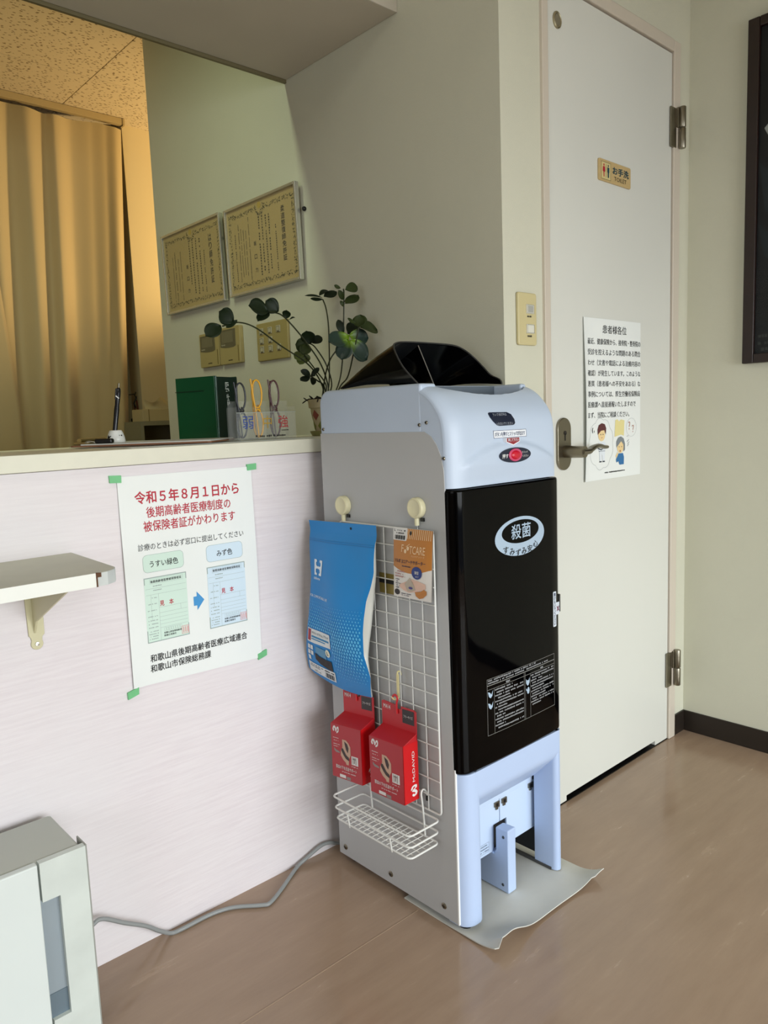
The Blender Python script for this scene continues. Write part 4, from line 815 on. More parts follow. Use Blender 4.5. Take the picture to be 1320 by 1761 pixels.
    # plastic hanger
    hk = spline([Tm(XB - 0.004, 1.104, 0.430), Tm(XB - 0.004, 1.104, 0.452), Tm(XB - 0.004, 1.101, 0.462), Tm(XB - 0.004, 1.106, 0.469), Tm(XB - 0.004, 1.114, 0.466), Tm(XB - 0.004, 1.116, 0.458)], 4)
    MB().tube(hk, 0.0024, 8, flat=0.7).build('hanger', mat('hanger_red', '#c4202a', 0.35), r, smooth=60)
red_box(0.0, 0.0, -0.04, 'red supporter box hanging nearer the cabinet front, header fully in view')
red_box(0.128, -0.006, -0.10, 'red supporter box partly tucked under the blue pouch')
# pale plastic strip holding the front box
ys = thing('hanging_strip', 'pale yellow plastic strip hook above the front red box', 'strip', (1.02, 1.105, 0.46))
yp = mat('strip_yellow', '#d9cf97', 0.4)
MB().box(1.0175, 1.0195, 1.1015, 1.1085, 0.462, 0.512).build('strap', yp, ys, bevel=0.0006, seg=1)
MB().tube(spline([(1.0185, 1.105, 0.510), (1.0185, 1.105, 0.5155), (1.022, 1.105, 0.5170), (1.0265, 1.105, 0.514), (1.0275, 1.105, 0.508)], 4), 0.0018, 8).build('upper_hook', yp, ys, smooth=60)
MB().tube(spline([(1.0185, 1.104, 0.463), (1.016, 1.106, 0.459), (1.0125, 1.112, 0.4585), (1.011, 1.1165, 0.463)], 4), 0.0020, 8).build('lower_hook', yp, ys, smooth=60)

# ------------------------------------------------------------------ wire basket
wbk = thing('wire_basket', 'shallow white wire basket hooked to the bottom of the grid panel', 'basket', (0.98, 1.12, 0.187))
BX0, BX1, BY0, BY1 = 0.937, 1.021, 1.000, 1.236
def ringb(z, d, r_=0.0021):
    pts = rrect(BX0 + d, BX1, BY0 + d, BY1 - d, 0.010, 4); return MB().tube([(x, y, z) for x, y in pts], r_, 8, closed=True)
ringb(0.234, 0.0).build('rim', wm, wbk, smooth=60); ringb(0.209, 0.002).build('rim', wm, wbk, smooth=60); ringb(0.185, 0.004).build('rim', wm, wbk, smooth=60)
ww = None
for k in range(1, 16):
    y = BY0 + 0.004 + (BY1 - BY0 - 0.008) * k / 16
    if ww is None: ww = MB().tube([(BX0 + 0.004, 0, 0), (BX1, 0, 0)], 0.0009, 6).build('wire', wm, wbk); o = ww
    else: o = ww.copy(); COL.objects.link(o)
    o.parent = wbk; o.matrix_parent_inverse = wbk.matrix_basis.inverted(); o.location = (0, y, 0.185)
ww = None
for k in range(1, 5):
    x = BX0 + 0.004 + (BX1 - BX0 - 0.004) * k / 5
    if ww is None: ww = MB().tube([(0, BY0 + 0.004, 0), (0, BY1 - 0.004, 0)], 0.0011, 6).build('wire', wm, wbk); o = ww
    else: o = ww.copy(); COL.objects.link(o)
    o.parent = wbk; o.matrix_parent_inverse = wbk.matrix_basis.inverted(); o.location = (x, 0, 0.1832)
for y in (1.055, 1.185): MB().tube([(BX0 - 0.0015, y, 0.211), (BX0 + 0.0035, y, 0.180)], 0.0017, 8).build('upright', wm, wbk, smooth=60)
for y in (1.043, 1.205):
    MB().tube(spline([(1.0215, y, 0.187), (1.0185, y, 0.235), (1.0155, y, 0.265), (1.0140, y, 0.277), (1.0175, y, 0.2845), (1.0240, y, 0.283), (1.0300, y, 0.274), (1.0305, y, 0.267)], 5), 0.0020, 8).build('hook', wm, wbk, smooth=60)
    MB().lathe([(0, 0), (0.0032, 0), (0.0032, 0.011), (0, 0.011)], 10, lambda a, c, h: (1.0305 + a * 0.8, y + c, 0.258 + h)).build('rubber_tip', black, wbk, smooth=40)

# ------------------------------------------------------------------ things fixed to the back wall and door
sw = thing('wall_switch', 'cream double light switch plate left of the toilet door', 'switch', (1.477, YD, 1.24))
crm = mat('switch_cream', '#cbc092', 0.4); wsw = mat('switch_white', '#dcdccf', 0.35)
MB().prism(rrect(1.442, 1.512, 1.187, 1.307, 0.006, 4), YP(YD), 0, 0.008).build('plate', crm, sw, bevel=0.003)
for z in (1.268, 1.223):
    MB().box(1.470, 1.498, YD - 0.0115, YD - 0.0075, z - 0.009, z + 0.012).build('switch_key', wsw, sw, bevel=0.001)
    MB().frame(1.471, 1.497, z - 0.008, z + 0.011, 0.0008, YP(YD - 0.0115), 0.0003).build('key_outline', mat('key_grey', '#77756a', 0.5), sw)
    MB().dashes(1.475, 1.491, z - 0.0175, 0.005, YP(YD - 0.008), 0.0004, 1.0, random.Random(int(z * 999))).build('text_strokes', ink, sw)
MB().box(1.474, 1.494, YD - 0.0118, YD - 0.011, 1.262, 1.277).build('pilot_lens', mat('pilot_grey', '#a9aaa3', 0.4), sw)

sg = thing('toilet_sign', 'small tan toilet sign with red and blue figures on the door', 'sign', (1.858, YD - 0.003, 1.61))
SGT = YP(YD - 0.0022)
MB().prism(rrect(1.782, 1.9345, 1.6115, 1.6645, 0.004, 4), SGT, 0, 0.005).build('plate', mat('sign_tan', '#c4ab78', 0.45), sg, bevel=0.001)
SG2 = YP(YD - 0.0072)
MB().prism(rrect(1.7915, 1.8345, 1.6155, 1.6580, 0.003, 3), SG2, 0, 0.0004).build('picture_panel', mat('sign_cream', '#d6c78e', 0.45), sg)
t = MB().frame(1.7915, 1.8345, 1.6155, 1.6580, 0.0008, SG2, 0.0007).text('TOILET', 1.852, 1.6195, 0.060, 0.0105, SG2, -0.004, 0.0006).rect(1.8127, 1.8137, 1.621, 1.6535, SG2, 0.0007); t.build('dark_lettering', mat('sign_ink', '#3a3826', 0.6), sg)
MB().text('お手洗', 1.845, 1.6350, 0.078, 0.0185, SG2, 0.03, 0.0006).build('blue_lettering', mat('sign_blue', '#1f4650', 0.5), sg)
MB().poly(ell(1.8030, 1.6505, 0.0026, 0.0030, 14), SG2, 0.0008).poly([(1.7985, 1.6465), (1.8075, 1.6465), (1.8090, 1.6345), (1.8052, 1.6335), (1.8048, 1.6215), (1.8015, 1.6215), (1.8008, 1.6335), (1.7970, 1.6345)], SG2, 0.0008).build('red_figure', mat('sign_red', '#b01f34', 0.5), sg)
MB().poly(ell(1.8235, 1.6505, 0.0026, 0.0030, 14), SG2, 0.0008).poly([(1.8185, 1.6465), (1.8285, 1.6465), (1.8285, 1.6345), (1.8268, 1.6335), (1.8265, 1.6215), (1.8208, 1.6215), (1.8204, 1.6335), (1.8185, 1.6345)], SG2, 0.0008).build('blue_figure', MATS['sign_blue'], sg)

nt_ = thing('door_notice', 'white patient notice with cartoon drawings on the toilet door', 'notice', (1.85, YD - 0.004, 0.846))
def NT(u, v, w):
    k = max(0, (1.745 - u) / 0.036); return (u, YD - 0.0034 - 0.010 * k * k * (0.5 + 0.5 * math.sin(9 * (v - 0.84))) - 0.0012 * math.sin(PI * (u - 1.71) / 0.285) - w, v)
MB().grid(64, 48, lambda i, j: NT(lerp(1.711, 1.9945, i), lerp(0.846, 1.2665, j), 0)).grid(64, 48, lambda i, j: NT(lerp(1.711, 1.9945, i), lerp(0.846, 1.2665, j), -0.0009)).build('sheet', paperw, nt_, smooth=60)
t = MB().text('患者様各位', 1.800, 1.2295, 0.118, 0.0215, NT, 0.004)
for k, (ln, wd) in enumerate((('最近、健康保険から、接骨院・整骨院の', 0.263), ('受診を控えるような問題のある問合', 0.263), ('わせ（文書や電話による治療内容の', 0.263), ('確認）が発生しています。このような', 0.263), ('悪質（患者様への不安をあおる）な', 0.263), ('事例については、厚生労働省保険局', 0.261), ('医療課へ直接通報いたしますので', 0.238), ('まず、当院にご相談ください。', 0.203))):
    t.text(ln, 1.730, 1.2000 - k * 0.02715, wd, 0.0155, NT, 0.004)
t.dashes(1.805, 1.911, 0.8615, 0.004, NT, 0.0005, 0.95, random.Random(8))
t.build('lettering', ink, nt_)
t = MB()
def ringl(pts, th, T, lift):
    n = len(pts); cx = sum(p[0] for p in pts) / n; cy = sum(p[1] for p in pts) / n
    inn = [(cx + (x - cx) * (1 - th), cy + (y - cy) * (1 - th)) for x, y in pts]
    t.add([T(u, v, lift) for u, v in pts] + [T(u, v, lift) for u, v in inn], [(i, (i + 1) % n, (i + 1) % n + n, i + n) for i in range(n)])
cl = []
for k in range(96):
    a = 2 * PI * k / 96; rr = 1 + 0.09 * abs(math.sin(a * 4.5)); cl.append((1.792 + 0.055 * rr * math.cos(a), 0.941 + 0.064 * rr * math.sin(a)))
ringl(cl, 0.014, NT, 0.0005)
ringl(ell(1.945, 0.980, 0.0275, 0.0255, 32), 0.025, NT, 0.0005)
t.poly([(1.916, 0.955), (1.928, 0.958), (1.930, 0.956)], NT, 0.0005)
t.build('bubble_outline', mat('pencil_grey', '#a8aeb0', 0.7), nt_)
MB().poly([(1.857, 0.957), (1.861, 1.002), (1.872, 1.004), (1.880, 0.998), (1.890, 1.003), (1.908, 1.000), (1.905, 0.958), (1.89, 0.962)], NT, 0.0005).build('yellow_rays', mat('ray_yellow', '#e3d897', 0.7), nt_)
skin = mat('drawn_skin', '#e9cf9a', 0.7)
MB().poly(ell(1.7935, 0.965, 0.0165, 0.0165, 24), NT, 0.0008).poly(ell(1.886, 0.928, 0.0165, 0.0165, 24), NT, 0.0008).poly([(1.862, 0.905), (1.872, 0.915), (1.877, 0.91), (1.866, 0.899)], NT, 0.0008).build('drawn_faces', skin, nt_)
MB().poly([(1.775, 0.966), (1.774, 0.980), (1.780, 0.991), (1.794, 0.996), (1.808, 0.993), (1.815, 0.982), (1.813, 0.966), (1.806, 0.977), (1.790, 0.976)], NT, 0.0011).build('drawn_hair', mat('drawn_brown', '#5a2c2c', 0.7), nt_)
MB().poly([(1.866, 0.928), (1.866, 0.944), (1.875, 0.954), (1.889, 0.957), (1.903, 0.951), (1.910, 0.936), (1.910, 0.920), (1.903, 0.915), (1.902, 0.934), (1.890, 0.944), (1.878, 0.936)], NT, 0.0011).build('drawn_grey_hair', mat('drawn_grey', '#7d8589', 0.7), nt_)
MB().poly([(1.876, 0.911), (1.900, 0.911), (1.905, 0.900), (1.904, 0.880), (1.882, 0.880), (1.876, 0.890), (1.866, 0.887), (1.864, 0.895)], NT, 0.0009).build('drawn_blue_coat', mat('drawn_blue', '#2f6fa6', 0.7), nt_)
MB().poly([(1.779, 0.946), (1.808, 0.946), (1.814, 0.936), (1.809, 0.920), (1.807, 0.896), (1.797, 0.896), (1.795, 0.914), (1.791, 0.896), (1.784, 0.896), (1.782, 0.922), (1.776, 0.935)], NT, 0.0009).build('drawn_white_coat', mat('drawn_white', '#dfe7ee', 0.7), nt_)
t = MB()
for pts in ([(1.783, 0.896), (1.792, 0.896), (1.792, 0.8925), (1.781, 0.8925)], [(1.797, 0.896), (1.807, 0.896), (1.808, 0.8925), (1.797, 0.8925)], ell(1.7885, 0.966, 0.0018, 0.0018, 8), ell(1.7995, 0.966, 0.0018, 0.0018, 8), ell(1.879, 0.929, 0.0012, 0.0018, 8), ell(1.892, 0.929, 0.0012, 0.0018, 8), [(1.751, 0.985), (1.753, 0.985), (1.751, 0.978), (1.753, 0.971), (1.751, 0.971), (1.7485, 0.978)], [(1.7575, 0.976), (1.7590, 0.979), (1.7595, 0.974), (1.7585, 0.971)]): t.poly(pts, NT, 0.0013)
for (a, b_, c, d) in ((1.779, 0.9215, 1.809, 0.9225), (1.778, 0.932, 1.795, 0.9335), (1.795, 0.932, 1.812, 0.934)): t.rect(a, c, b_, d, NT, 0.0012)
for (x, z) in ((1.921, 0.941), (1.924, 0.935), (1.922, 0.929)): t.poly([(x, z), (x + 0.009, z + 0.006), (x + 0.0095, z + 0.0052), (x + 0.0005, z - 0.0008)], NT, 0.0008)
t.poly([(1.772, 0.933), (1.790, 0.927), (1.806, 0.933), (1.806, 0.930), (1.790, 0.924), (1.772, 0.930)], NT, 0.0013)
t.build('drawn_lines', mat('drawn_ink', '#333a44', 0.7), nt_)
MB().poly(ell(1.8845, 0.9175, 0.0028, 0.003, 12), NT, 0.0012).text('？', 1.928, 0.974, 0.010, 0.022, NT, 0.0, 0.0008).text('？', 1.948, 0.966, 0.010, 0.020, NT, 0.0, 0.0008).poly([(1.789, 0.958), (1.798, 0.958), (1.7935, 0.956)], NT, 0.0012).build('drawn_red', mat('drawn_rust', '#b0684a', 0.7), nt_)

# ------------------------------------------------------------------ dark picture on the right wall
pc = thing('framed_picture', 'large dark picture in a brown frame on the right wall', 'picture', (XR, 0.6, 1.14))
pfm = mat('frame_darkwood', '#24140f', 0.35, var=0.2, vscale=20)
PY0, PY1, PZ0, PZ1 = 0.28, 0.945, 1.146, 2.064
for nm, a in (('stile', (PY1 - 0.031, PY1, PZ0, PZ1)), ('stile', (PY0, PY0 + 0.031, PZ0, PZ1)), ('rail', (PY0 + 0.031, PY1 - 0.031, PZ0, PZ0 + 0.026)), ('rail', (PY0 + 0.031, PY1 - 0.031, PZ1 - 0.026, PZ1))):
    MB().box(XR - 0.024, XR - 0.003, a[0], a[1], a[2], a[3]).build('frame_' + nm, pfm, pc, bevel=0.003)
MB().box(XR - 0.013, XR - 0.004, PY0 + 0.02, PY1 - 0.02, PZ0 + 0.015, PZ1 - 0.015).build('print', mat('picture_dark', '#10151a', 0.5, var=0.5, vscale=6), pc)
t = MB(); TXP = lambda u, v, w: (XR - 0.013 - w, PY1 - u, v)
t.poly([(0.045, 1.775), (0.07, 1.80), (0.12, 1.79), (0.16, 1.74), (0.12, 1.72), (0.07, 1.725)], TXP, 0.0006); t.build('pale_petal', mat('petal_pale', '#c2cbc6', 0.6), pc)
t = MB(); t.poly([(0.034, 1.69), (0.06, 1.66), (0.09, 1.60), (0.08, 1.53), (0.05, 1.56)], TXP, 0.0006).poly([(0.034, 1.53), (0.06, 1.50), (0.10, 1.44), (0.09, 1.40), (0.05, 1.44)], TXP, 0.0006); t.build('dark_leaf', mat('petal_dark', '#222d33', 0.6), pc)
t = MB(); rg = random.Random(6)
for k, z in enumerate((1.215, 1.195, 1.178)): t.dashes(0.040, 0.2, z, 0.010, TXP, 0.0006, 0.9, rg)
t.build('text_strokes', mat('reflection_grey', '#3d4140', 0.6), pc)  # strokes painted in for lettering reflected in the glass
pgm = mat('picture_glass', '#000000', 0.04, alpha=0.16)
MB().box(XR - 0.0155, XR - 0.0148, PY0 + 0.028, PY1 - 0.028, PZ0 + 0.022, PZ1 - 0.022).build('glass', pgm, pc)

# ------------------------------------------------------------------ framed certificates on the partition
alum = mat('frame_silver', '#d2d2c8', 0.25, metal=0.75); cert = mat('certificate_paper', '#b39d64', 0.6)
cink = mat('certificate_ink', '#3b331d', 0.7); corn = mat('certificate_ornament', '#4f4a22', 0.7)
def certificate(y0, y1, z0, z1, lean, label, cols, title, seed):
    c = thing('framed_certificate', label, 'certificate', (XW, (y0 + y1) / 2, z0), 'licence certificates on the partition wall')
    def T(u, v, w):   # u from the left (far) edge, v = height fraction 0..1, leaning forward at the top
        return (XW - 0.012 - lean * v - w, y1 - u, lerp(z0, z1, v))
    W_ = y1 - y0; H_ = z1 - z0; t = 0.0085; tv = t / H_
    def bar(u0, u1, v0, v1): return MB().prism([(u0, v0), (u1, v0), (u1, v1), (u0, v1)], T, -0.006, 0.010)
    bar(0, t, 0, 1).build('frame_bar', alum, c, bevel=0.002); bar(W_ - t, W_, 0, 1).build('frame_bar', alum, c, bevel=0.002)
    bar(t, W_ - t, 0, tv).build('frame_bar', alum, c, bevel=0.002); bar(t, W_ - t, 1 - tv, 1).build('frame_bar', alum, c, bevel=0.002)
    MB().prism([(t * .6, tv * .6), (W_ - t * .6, tv * .6), (W_ - t * .6, 1 - tv * .6), (t * .6, 1 - tv * .6)], T, -0.004, 0.002).build('certificate_sheet', cert, c)
    rg = random.Random(seed); o = MB()
    def sprig(u, v):
        for k in range(3):
            a = rg.uniform(0, 6.28); r = rg.uniform(0.0016, 0.0034); du = rg.uniform(-0.006, 0.006); dv = rg.uniform(-0.006, 0.006) / H_
            o.poly([(u + du + r * math.cos(a + q) * (1.6 if i % 2 == 0 else 0.5), v + dv + r / H_ * math.sin(a + q) * (1.6 if i % 2 == 0 else 0.5)) for i, q in enumerate((0, 1.57, 3.14, 4.71))], T, 0.0025)
    m = 0.028; mv = m / H_
    for k in range(46):
        u = lerp(m, W_ - m, k / 45)
        if abs(k - 22) > 3: sprig(u, 1 - mv * 1.1)
        sprig(u, mv * 1.0)
    for k in range(26): v = lerp(mv, 1 - mv, k / 25); sprig(m * 0.9, v); sprig(W_ - m * 0.9, v)
    for k in range(14): a = PI + PI * k / 13; sprig(W_ / 2 + 0.024 * math.cos(a), 1 - mv * 0.9 + 0.022 / H_ * math.sin(a))
    o.build('ornament_border', corn, c)
    MB().poly([(W_ / 2 + 0.010 * math.cos(a), 1 - mv * 0.8 + 0.010 / H_ * math.sin(a)) for a in [2 * PI * k / 20 for k in range(20)]], T, 0.0026).build('crest', mat('crest_gold', '#b59a3c', 0.5), c)
    x = MB()
    x.text(title, W_ - 0.086, 0.24, 0.019, 0.58, T, 0.006, 0.0026, vertical=True)
    for fu, v0, v1, h in cols: x.dashes(v0, v1, fu * W_, h, lambda a, b_, w: T(a, b_, w), 0.0026, 0.9, rg) if False else [x.rect(fu * W_ + h * rg.uniform(0, .25), fu * W_ + h * rg.uniform(.7, 1), v0 + (v1 - v0) * k / max(1, int((v1 - v0) * H_ / (h * 1.25))), v0 + (v1 - v0) * k / max(1, int((v1 - v0) * H_ / (h * 1.25))) + h * 0.85 / H_, T, 0.0026) for k in range(int((v1 - v0) * H_ / (h * 1.25))) if rg.random() < 0.9]
    for i, ch in enumerate('坂口力'): x.text(ch, W_ * 0.395, 0.50 - i * 0.145, 0.014, 0.014 / H_, T, 0.006, 0.0026)
    x.build('lettering', cink, c)
    gm = mat('certificate_glass', '#ffffff', 0.03, alpha=0.03)
    MB().prism([(t * .8, tv * .8), (W_ - t * .8, tv * .8), (W_ - t * .8, 1 - tv * .8), (t * .8, 1 - tv * .8)], T, 0.0042, 0.0046).build('glass', gm, c)
    MB().lathe([(0, 0), (0.006, 0), (0.007, 0.004), (0.005, 0.008), (0, 0.009)], 14, lambda a, b_, h: (XW - h, y0 - 0.010 + a, lerp(z0, z1, 0.72) + b_)).build('wall_plug', black, c, smooth=50)
certificate(1.850, 2.246, 1.4435, 1.7185, 0.006, 'silver framed licence certificate, the nearer and larger of the two', ((0.70, .16, .66, .005), (0.615, .20, .80, .006), (0.57, .16, .80, .006), (0.52, .20, .84, .0065), (0.475, .16, .84, .0065), (0.33, .14, .84, .004), (0.285, .2, .72, .0035), (0.25, .2, .72, .0035), (0.215, .2, .74, .0035), (0.18, .13, .80, .004), (0.125, .16, .70, .005)), '柔道整復師免許証', 3)
certificate(2.276, 2.690, 1.4415, 1.7235, 0.006, 'silver framed licence certificate nearest the end of the partition', ((0.70, .16, .66, .005), (0.635, .18, .82, .0065), (0.575, .16, .84, .0065), (0.515, .18, .84, .0065), (0.46, .30, .84, .0065), (0.30, .14, .74, .004), (0.255, .24, .66, .0035), (0.20, .14, .76, .005), (0.16, .14, .70, .0035)), 'はり師免許証', 9)

# ------------------------------------------------------------------ wall controllers and the large switch plate
ctl = mat('controller_cream', '#aa9c68', 0.4); lcd = mat('controller_lcd', '#5d5a45', 0.3)
def controller(y0, y1, z0, z1, d, label):
    c = thing('wall_controller', label, 'controller', (XW, (y0 + y1) / 2, z0), 'air conditioner controllers on the partition')
    T = lambda u, v, w: (XW - w, y1 - u, v); W_ = y1 - y0
    MB().prism(rrect(0, W_, z0, z1, 0.005, 3), T, 0, d).build('housing', ctl, c, bevel=0.002)
    zb = lerp(z0, z1, 0.48)
    MB().prism([(0.008, zb), (W_ * .3, zb - 0.004), (W_ * .5, zb - 0.005), (W_ * .7, zb - 0.004), (W_ - 0.026, zb), (W_ - 0.026, z1 - 0.008), (0.008, z1 - 0.008)], T, d, d + 0.0008).build('screen_bezel', lcd, c)
    MB().prism([(0.018, zb + 0.012), (W_ - 0.040, zb + 0.012), (W_ - 0.040, z1 - 0.014), (0.018, z1 - 0.014)], T, d + 0.0008, d + 0.0012).build('screen', mat('controller_screen', '#6f6c55', 0.25), c)
    t = MB().dashes(0.012, 0.040, zb + 0.003, 0.005, T, d + 0.0016, 0.8, random.Random(1)); t.build('key_marks', mat('mark_pale', '#b5b29a', 0.6), c)
    MB().dashes(W_ * .42, W_ * .62, z0 + 0.010, 0.0045, T, d + 0.0005, 1.0, random.Random(2)).build('maker_mark', cink, c)
    MB().box(XW - d - 0.0008, XW - d + 0.001, y0 + 0.010, y0 + 0.013, z0 + 0.006, zb).build('cover_groove', mat('groove_brown', '#6d5f30', 0.6), c)
controller(2.2075, 2.338, 1.232, 1.354, 0.016, 'cream wall controller on the right, beside the big switch plate'); controller(2.345, 2.478, 1.232, 1.348, 0.014, 'cream wall controller on the left, half behind the leaf')
s9 = thing('switch_plate', 'large cream wall plate with nine little rocker switches', 'switch', (XW, 2.03, 1.225))
T9 = lambda u, v, w: (XW - w, 2.1175 - u, v)
MB().prism(rrect(0, 0.1715, 1.226, 1.344, 0.004, 3), T9, 0, 0.009).build('plate', mat('plate_cream', '#a3955f', 0.42), s9, bevel=0.003)
for cu in (0.030, 0.078, 0.124):
    for rz in (1.318, 1.289, 1.262):
        if cu == 0.124 and rz == 1.289: continue
        k = MB().prism(rrect(cu - 0.011, cu + 0.011, rz - 0.010, rz + 0.010, 0.001, 2), T9, 0.009, 0.0115).build('rocker', mat('rocker_white', '#b9b59c', 0.35), s9, bevel=0.0008, seg=1)
        MB().frame(cu - 0.008, cu + 0.008, rz - 0.0065, rz + 0.0075, 0.0012, T9, 0.0119).build('rocker_outline', mat('rocker_line', '#716a48', 0.5), k)
        MB().rect(cu - 0.006, cu + 0.007, rz - 0.0095, rz - 0.0075, T9, 0.0119).build('rocker_caption', cink, k)

# ------------------------------------------------------------------ things on the worktop
CT = 0.991
# clipboard lying diagonally
cbm = mat('clipboard_brown', '#7c5136', 0.6)
ca = math.atan2(1.415 - 1.620, 0.800 - 0.590); cx_, cy_ = 0.590, 1.625
def CB(u, v, w): return (cx_ + u * math.cos(ca) - v * math.sin(ca), cy_ + u * math.sin(ca) + v * math.cos(ca), CT + 0.0024 + w)
cb = thing('clipboard', 'brown clipboard with a brass clip lying on the worktop', 'clipboard', (0.72, 1.6, CT))
MB().prism(rrect(0.0, 0.300, 0.0, 0.215, 0.008, 3), CB, 0.0004, 0.0036).build('board', cbm, cb)
MB().prism([(0.022, 0.005), (0.297, 0.004), (0.297, 0.210), (0.022, 0.210)], CB, 0.0036, 0.0062).build('paper', mat('form_paper', '#bfc2bb', 0.7), cb)
brass = mat('clip_brass', '#8a7442', 0.35, metal=0.7)
MB().prism([(-0.004, 0.03), (0.030, 0.03), (0.034, 0.06), (0.034, 0.155), (0.030, 0.185), (-0.004, 0.185)], CB, 0.0062, 0.0100).build('clip_plate', brass, cb, bevel=0.001)
MB().tube([CB(0.004, 0.04, 0.013), CB(0.004, 0.175, 0.013)], 0.005, 10).build('clip_spring', brass, cb, smooth=60)
# black binder clip on the clipboard
bc = thing('binder_clip', 'small black binder clip with wire handles on the clipboard corner', 'clip', CB(0.045, 0.02, 0.007))
MB().prism([(0.050, 0.008), (0.088, 0.004), (0.090, 0.014), (0.085, 0.024), (0.052, 0.026)], CB, 0.0064, 0.0165).build('body', black, bc, bevel=0.003)
MB().tube(spline([CB(0.050, 0.012, 0.009), CB(0.038, 0.010, 0.013), CB(0.028, 0.014, 0.010), CB(0.030, 0.022, 0.010), CB(0.050, 0.022, 0.012)], 4), 0.0011, 6).build('wire_handle', chrome, bc, smooth=60)
# pen stand and pen
ps = thing('pen_stand', 'small white conical pen stand with a black patch', 'pen stand', (0.691, 1.625, CT))
PSX, PSY = 0.6915, 1.625
psb = CT + 0.0088
wps = mat('ceramic_white', '#d8dad6', 0.3)
MB().lathe([(0, psb), (0.0185, psb), (0.0195, psb + 0.002), (0.0185, psb + 0.010), (0.0155, psb + 0.020), (0.0128, psb + 0.0255), (0.0115, psb + 0.0265), (0.006, psb + 0.0262), (0, psb + 0.022)], 28, lambda a, c, h: (PSX + a, PSY + c, h)).build('body', wps, ps, smooth=50)
def PSF(u, v, w):  # wrap: u angle, v height
    r = interp([(0.002, 0.0195), (0.010, 0.0185), (0.020, 0.0155), (0.0255, 0.0128)], v) + 0.0003 + w; return (PSX + r * math.cos(u), PSY + r * math.sin(u), psb + v)
A0 = math.radians(228)
MB().poly([(A0 - 0.85, 0.006), (A0 - 0.85, 0.016), (A0 - 0.55, 0.0155), (A0 - 0.22, 0.0145), (A0 - 0.5, 0.0095)], PSF, 0.0003).build('black_patch', black, ps)
MB().poly([(A0 + 0.72, 0.0145), (A0 + 0.80, 0.0145), (A0 + 0.80, 0.0165), (A0 + 0.72, 0.0165)], PSF, 0.0003).poly([(A0 + 0.95, 0.0140), (A0 + 1.15, 0.0140), (A0 + 1.15, 0.0165), (A0 + 0.95, 0.0165)], PSF, 0.0003).build('black_marks', black, ps)
pn = thing('ballpoint_pen', 'black click ballpoint pen standing in the white stand', 'pen', (PSX, PSY, psb + 0.02))
p0 = Vector((PSX - 0.002, PSY, psb + 0.021)); p1 = Vector((PSX + 0.016, PSY + 0.004, psb + 0.118)); 
MB().tube([p0.lerp(p1, k) for k in (0, .3, .5, .62, .75, .88, .97, 1)], [0.0050, 0.0052, 0.0056, 0.0048, 0.0052, 0.0056, 0.0050, 0.003], 14).build('barrel', mat('pen_black', '#0d0e14', 0.25), pn, smooth=60)
MB().tube([p0.lerp(p1, k) for k in (1.0, 1.10)], 0.0022, 10).build('clicker', steel, pn, smooth=60)
MB().tube([p0.lerp(p1, k) + Vector((-0.006, -0.002, 0)) for k in (.74, .86, .98)], [0.0014, 0.0018, 0.0018], 8).build('clip', black, pn, smooth=60)
MB().tube([p0.lerp(p1, 0.80) + Vector((-0.0062, -0.004, 0.002)), p0.lerp(p1, 0.80) + Vector((-0.0005, -0.0062, -0.004))], 0.0012, 6).build('silver_stripe', white_plastic, pn)
# clear desk mat
dmat = mat('clear_vinyl', '#e8f0ee', 0.12, alpha=0.28)
tag(MB().prism(rrect(0.62, 1.11, 1.402, 1.72, 0.01, 3), ID, CT + 0.0001, CT + 0.0022).build('desk_mat', dmat), 'clear vinyl desk mat lying on the worktop', 'desk mat')
# green file box, turned a little
gb = thing('file_box', 'dark green card file box standing on the worktop', 'file box', (0.98, 1.68, CT))
gdir = math.radians(17); GC = (0.965, 1.655)
def GB(u, v, w): return (GC[0] + u * math.cos(gdir) - v * math.sin(gdir), GC[1] + u * math.sin(gdir) + v * math.cos(gdir), CT + w)
gmt = mat('green_plastic', '#0f4a2d', 0.28, var=0.15, vscale=4); gdk = mat('green_dark', '#06231a', 0.3)
def gbox(u0, u1, v0, v1, w0, w1, nm, m, bev=0.001): return MB().box(u0, u1, v0, v1, w0, w1, GB).build(nm, m, gb, bevel=bev)
gbox(-0.004, 0.000, 0.004, 0.134, 0.0025, 0.157, 'long_side', gmt); gbox(0.074, 0.078, 0.004, 0.134, 0.0025, 0.157, 'long_side', gmt)
gbox(0.000, 0.074, 0.000, 0.005, 0.0025, 0.155, 'spine', gdk); gbox(0.0, 0.074, 0.129, 0.134, 0.0025, 0.155, 'spine', gdk)
gbox(0.0, 0.074, 0.005, 0.129, 0.0025, 0.006, 'base', gdk); gbox(0.0, 0.074, 0.005, 0.129, 0.150, 0.155, 'lid', gdk)
gbox(-0.0055, -0.004, 0.040, 0.136, 0.122, 0.1235, 'lid_seam', mat('seam_green', '#041a10', 0.5), 0)
MB().tube([GB(-0.001, 0.002, 0.003), GB(-0.001, 0.002, 0.157)], 0.0022, 8).build('corner_edge', mat('green_edge', '#1f4a3a', 0.2), gb, smooth=60)
GBT = lambda u, v, w: GB(u, -w, v)
bx_ = MB()
for u0, u1, v0, v1 in ((.029, .041, .140, .142), (.029, .031, .124, .142), (.033, .035, .130, .140), (.037, .041, .133, .138), (.032, .041, .124, .127), (.039, .042, .120, .124), (.030, .036, .119, .121), (.032, .034, .103, .112), (.036, .038, .100, .113), (.032, .042, .106, .108), (.033, .041, .097, .099), (.034, .036, .086, .095), (.039, .041, .088, .095)): bx_.rect(u0, u1, v0, v1, GBT, 0.0006)
bx_.fine = True; bx_.build('white_lettering', mat('box_print_white', '#bcc6c0', 0.6), gb)
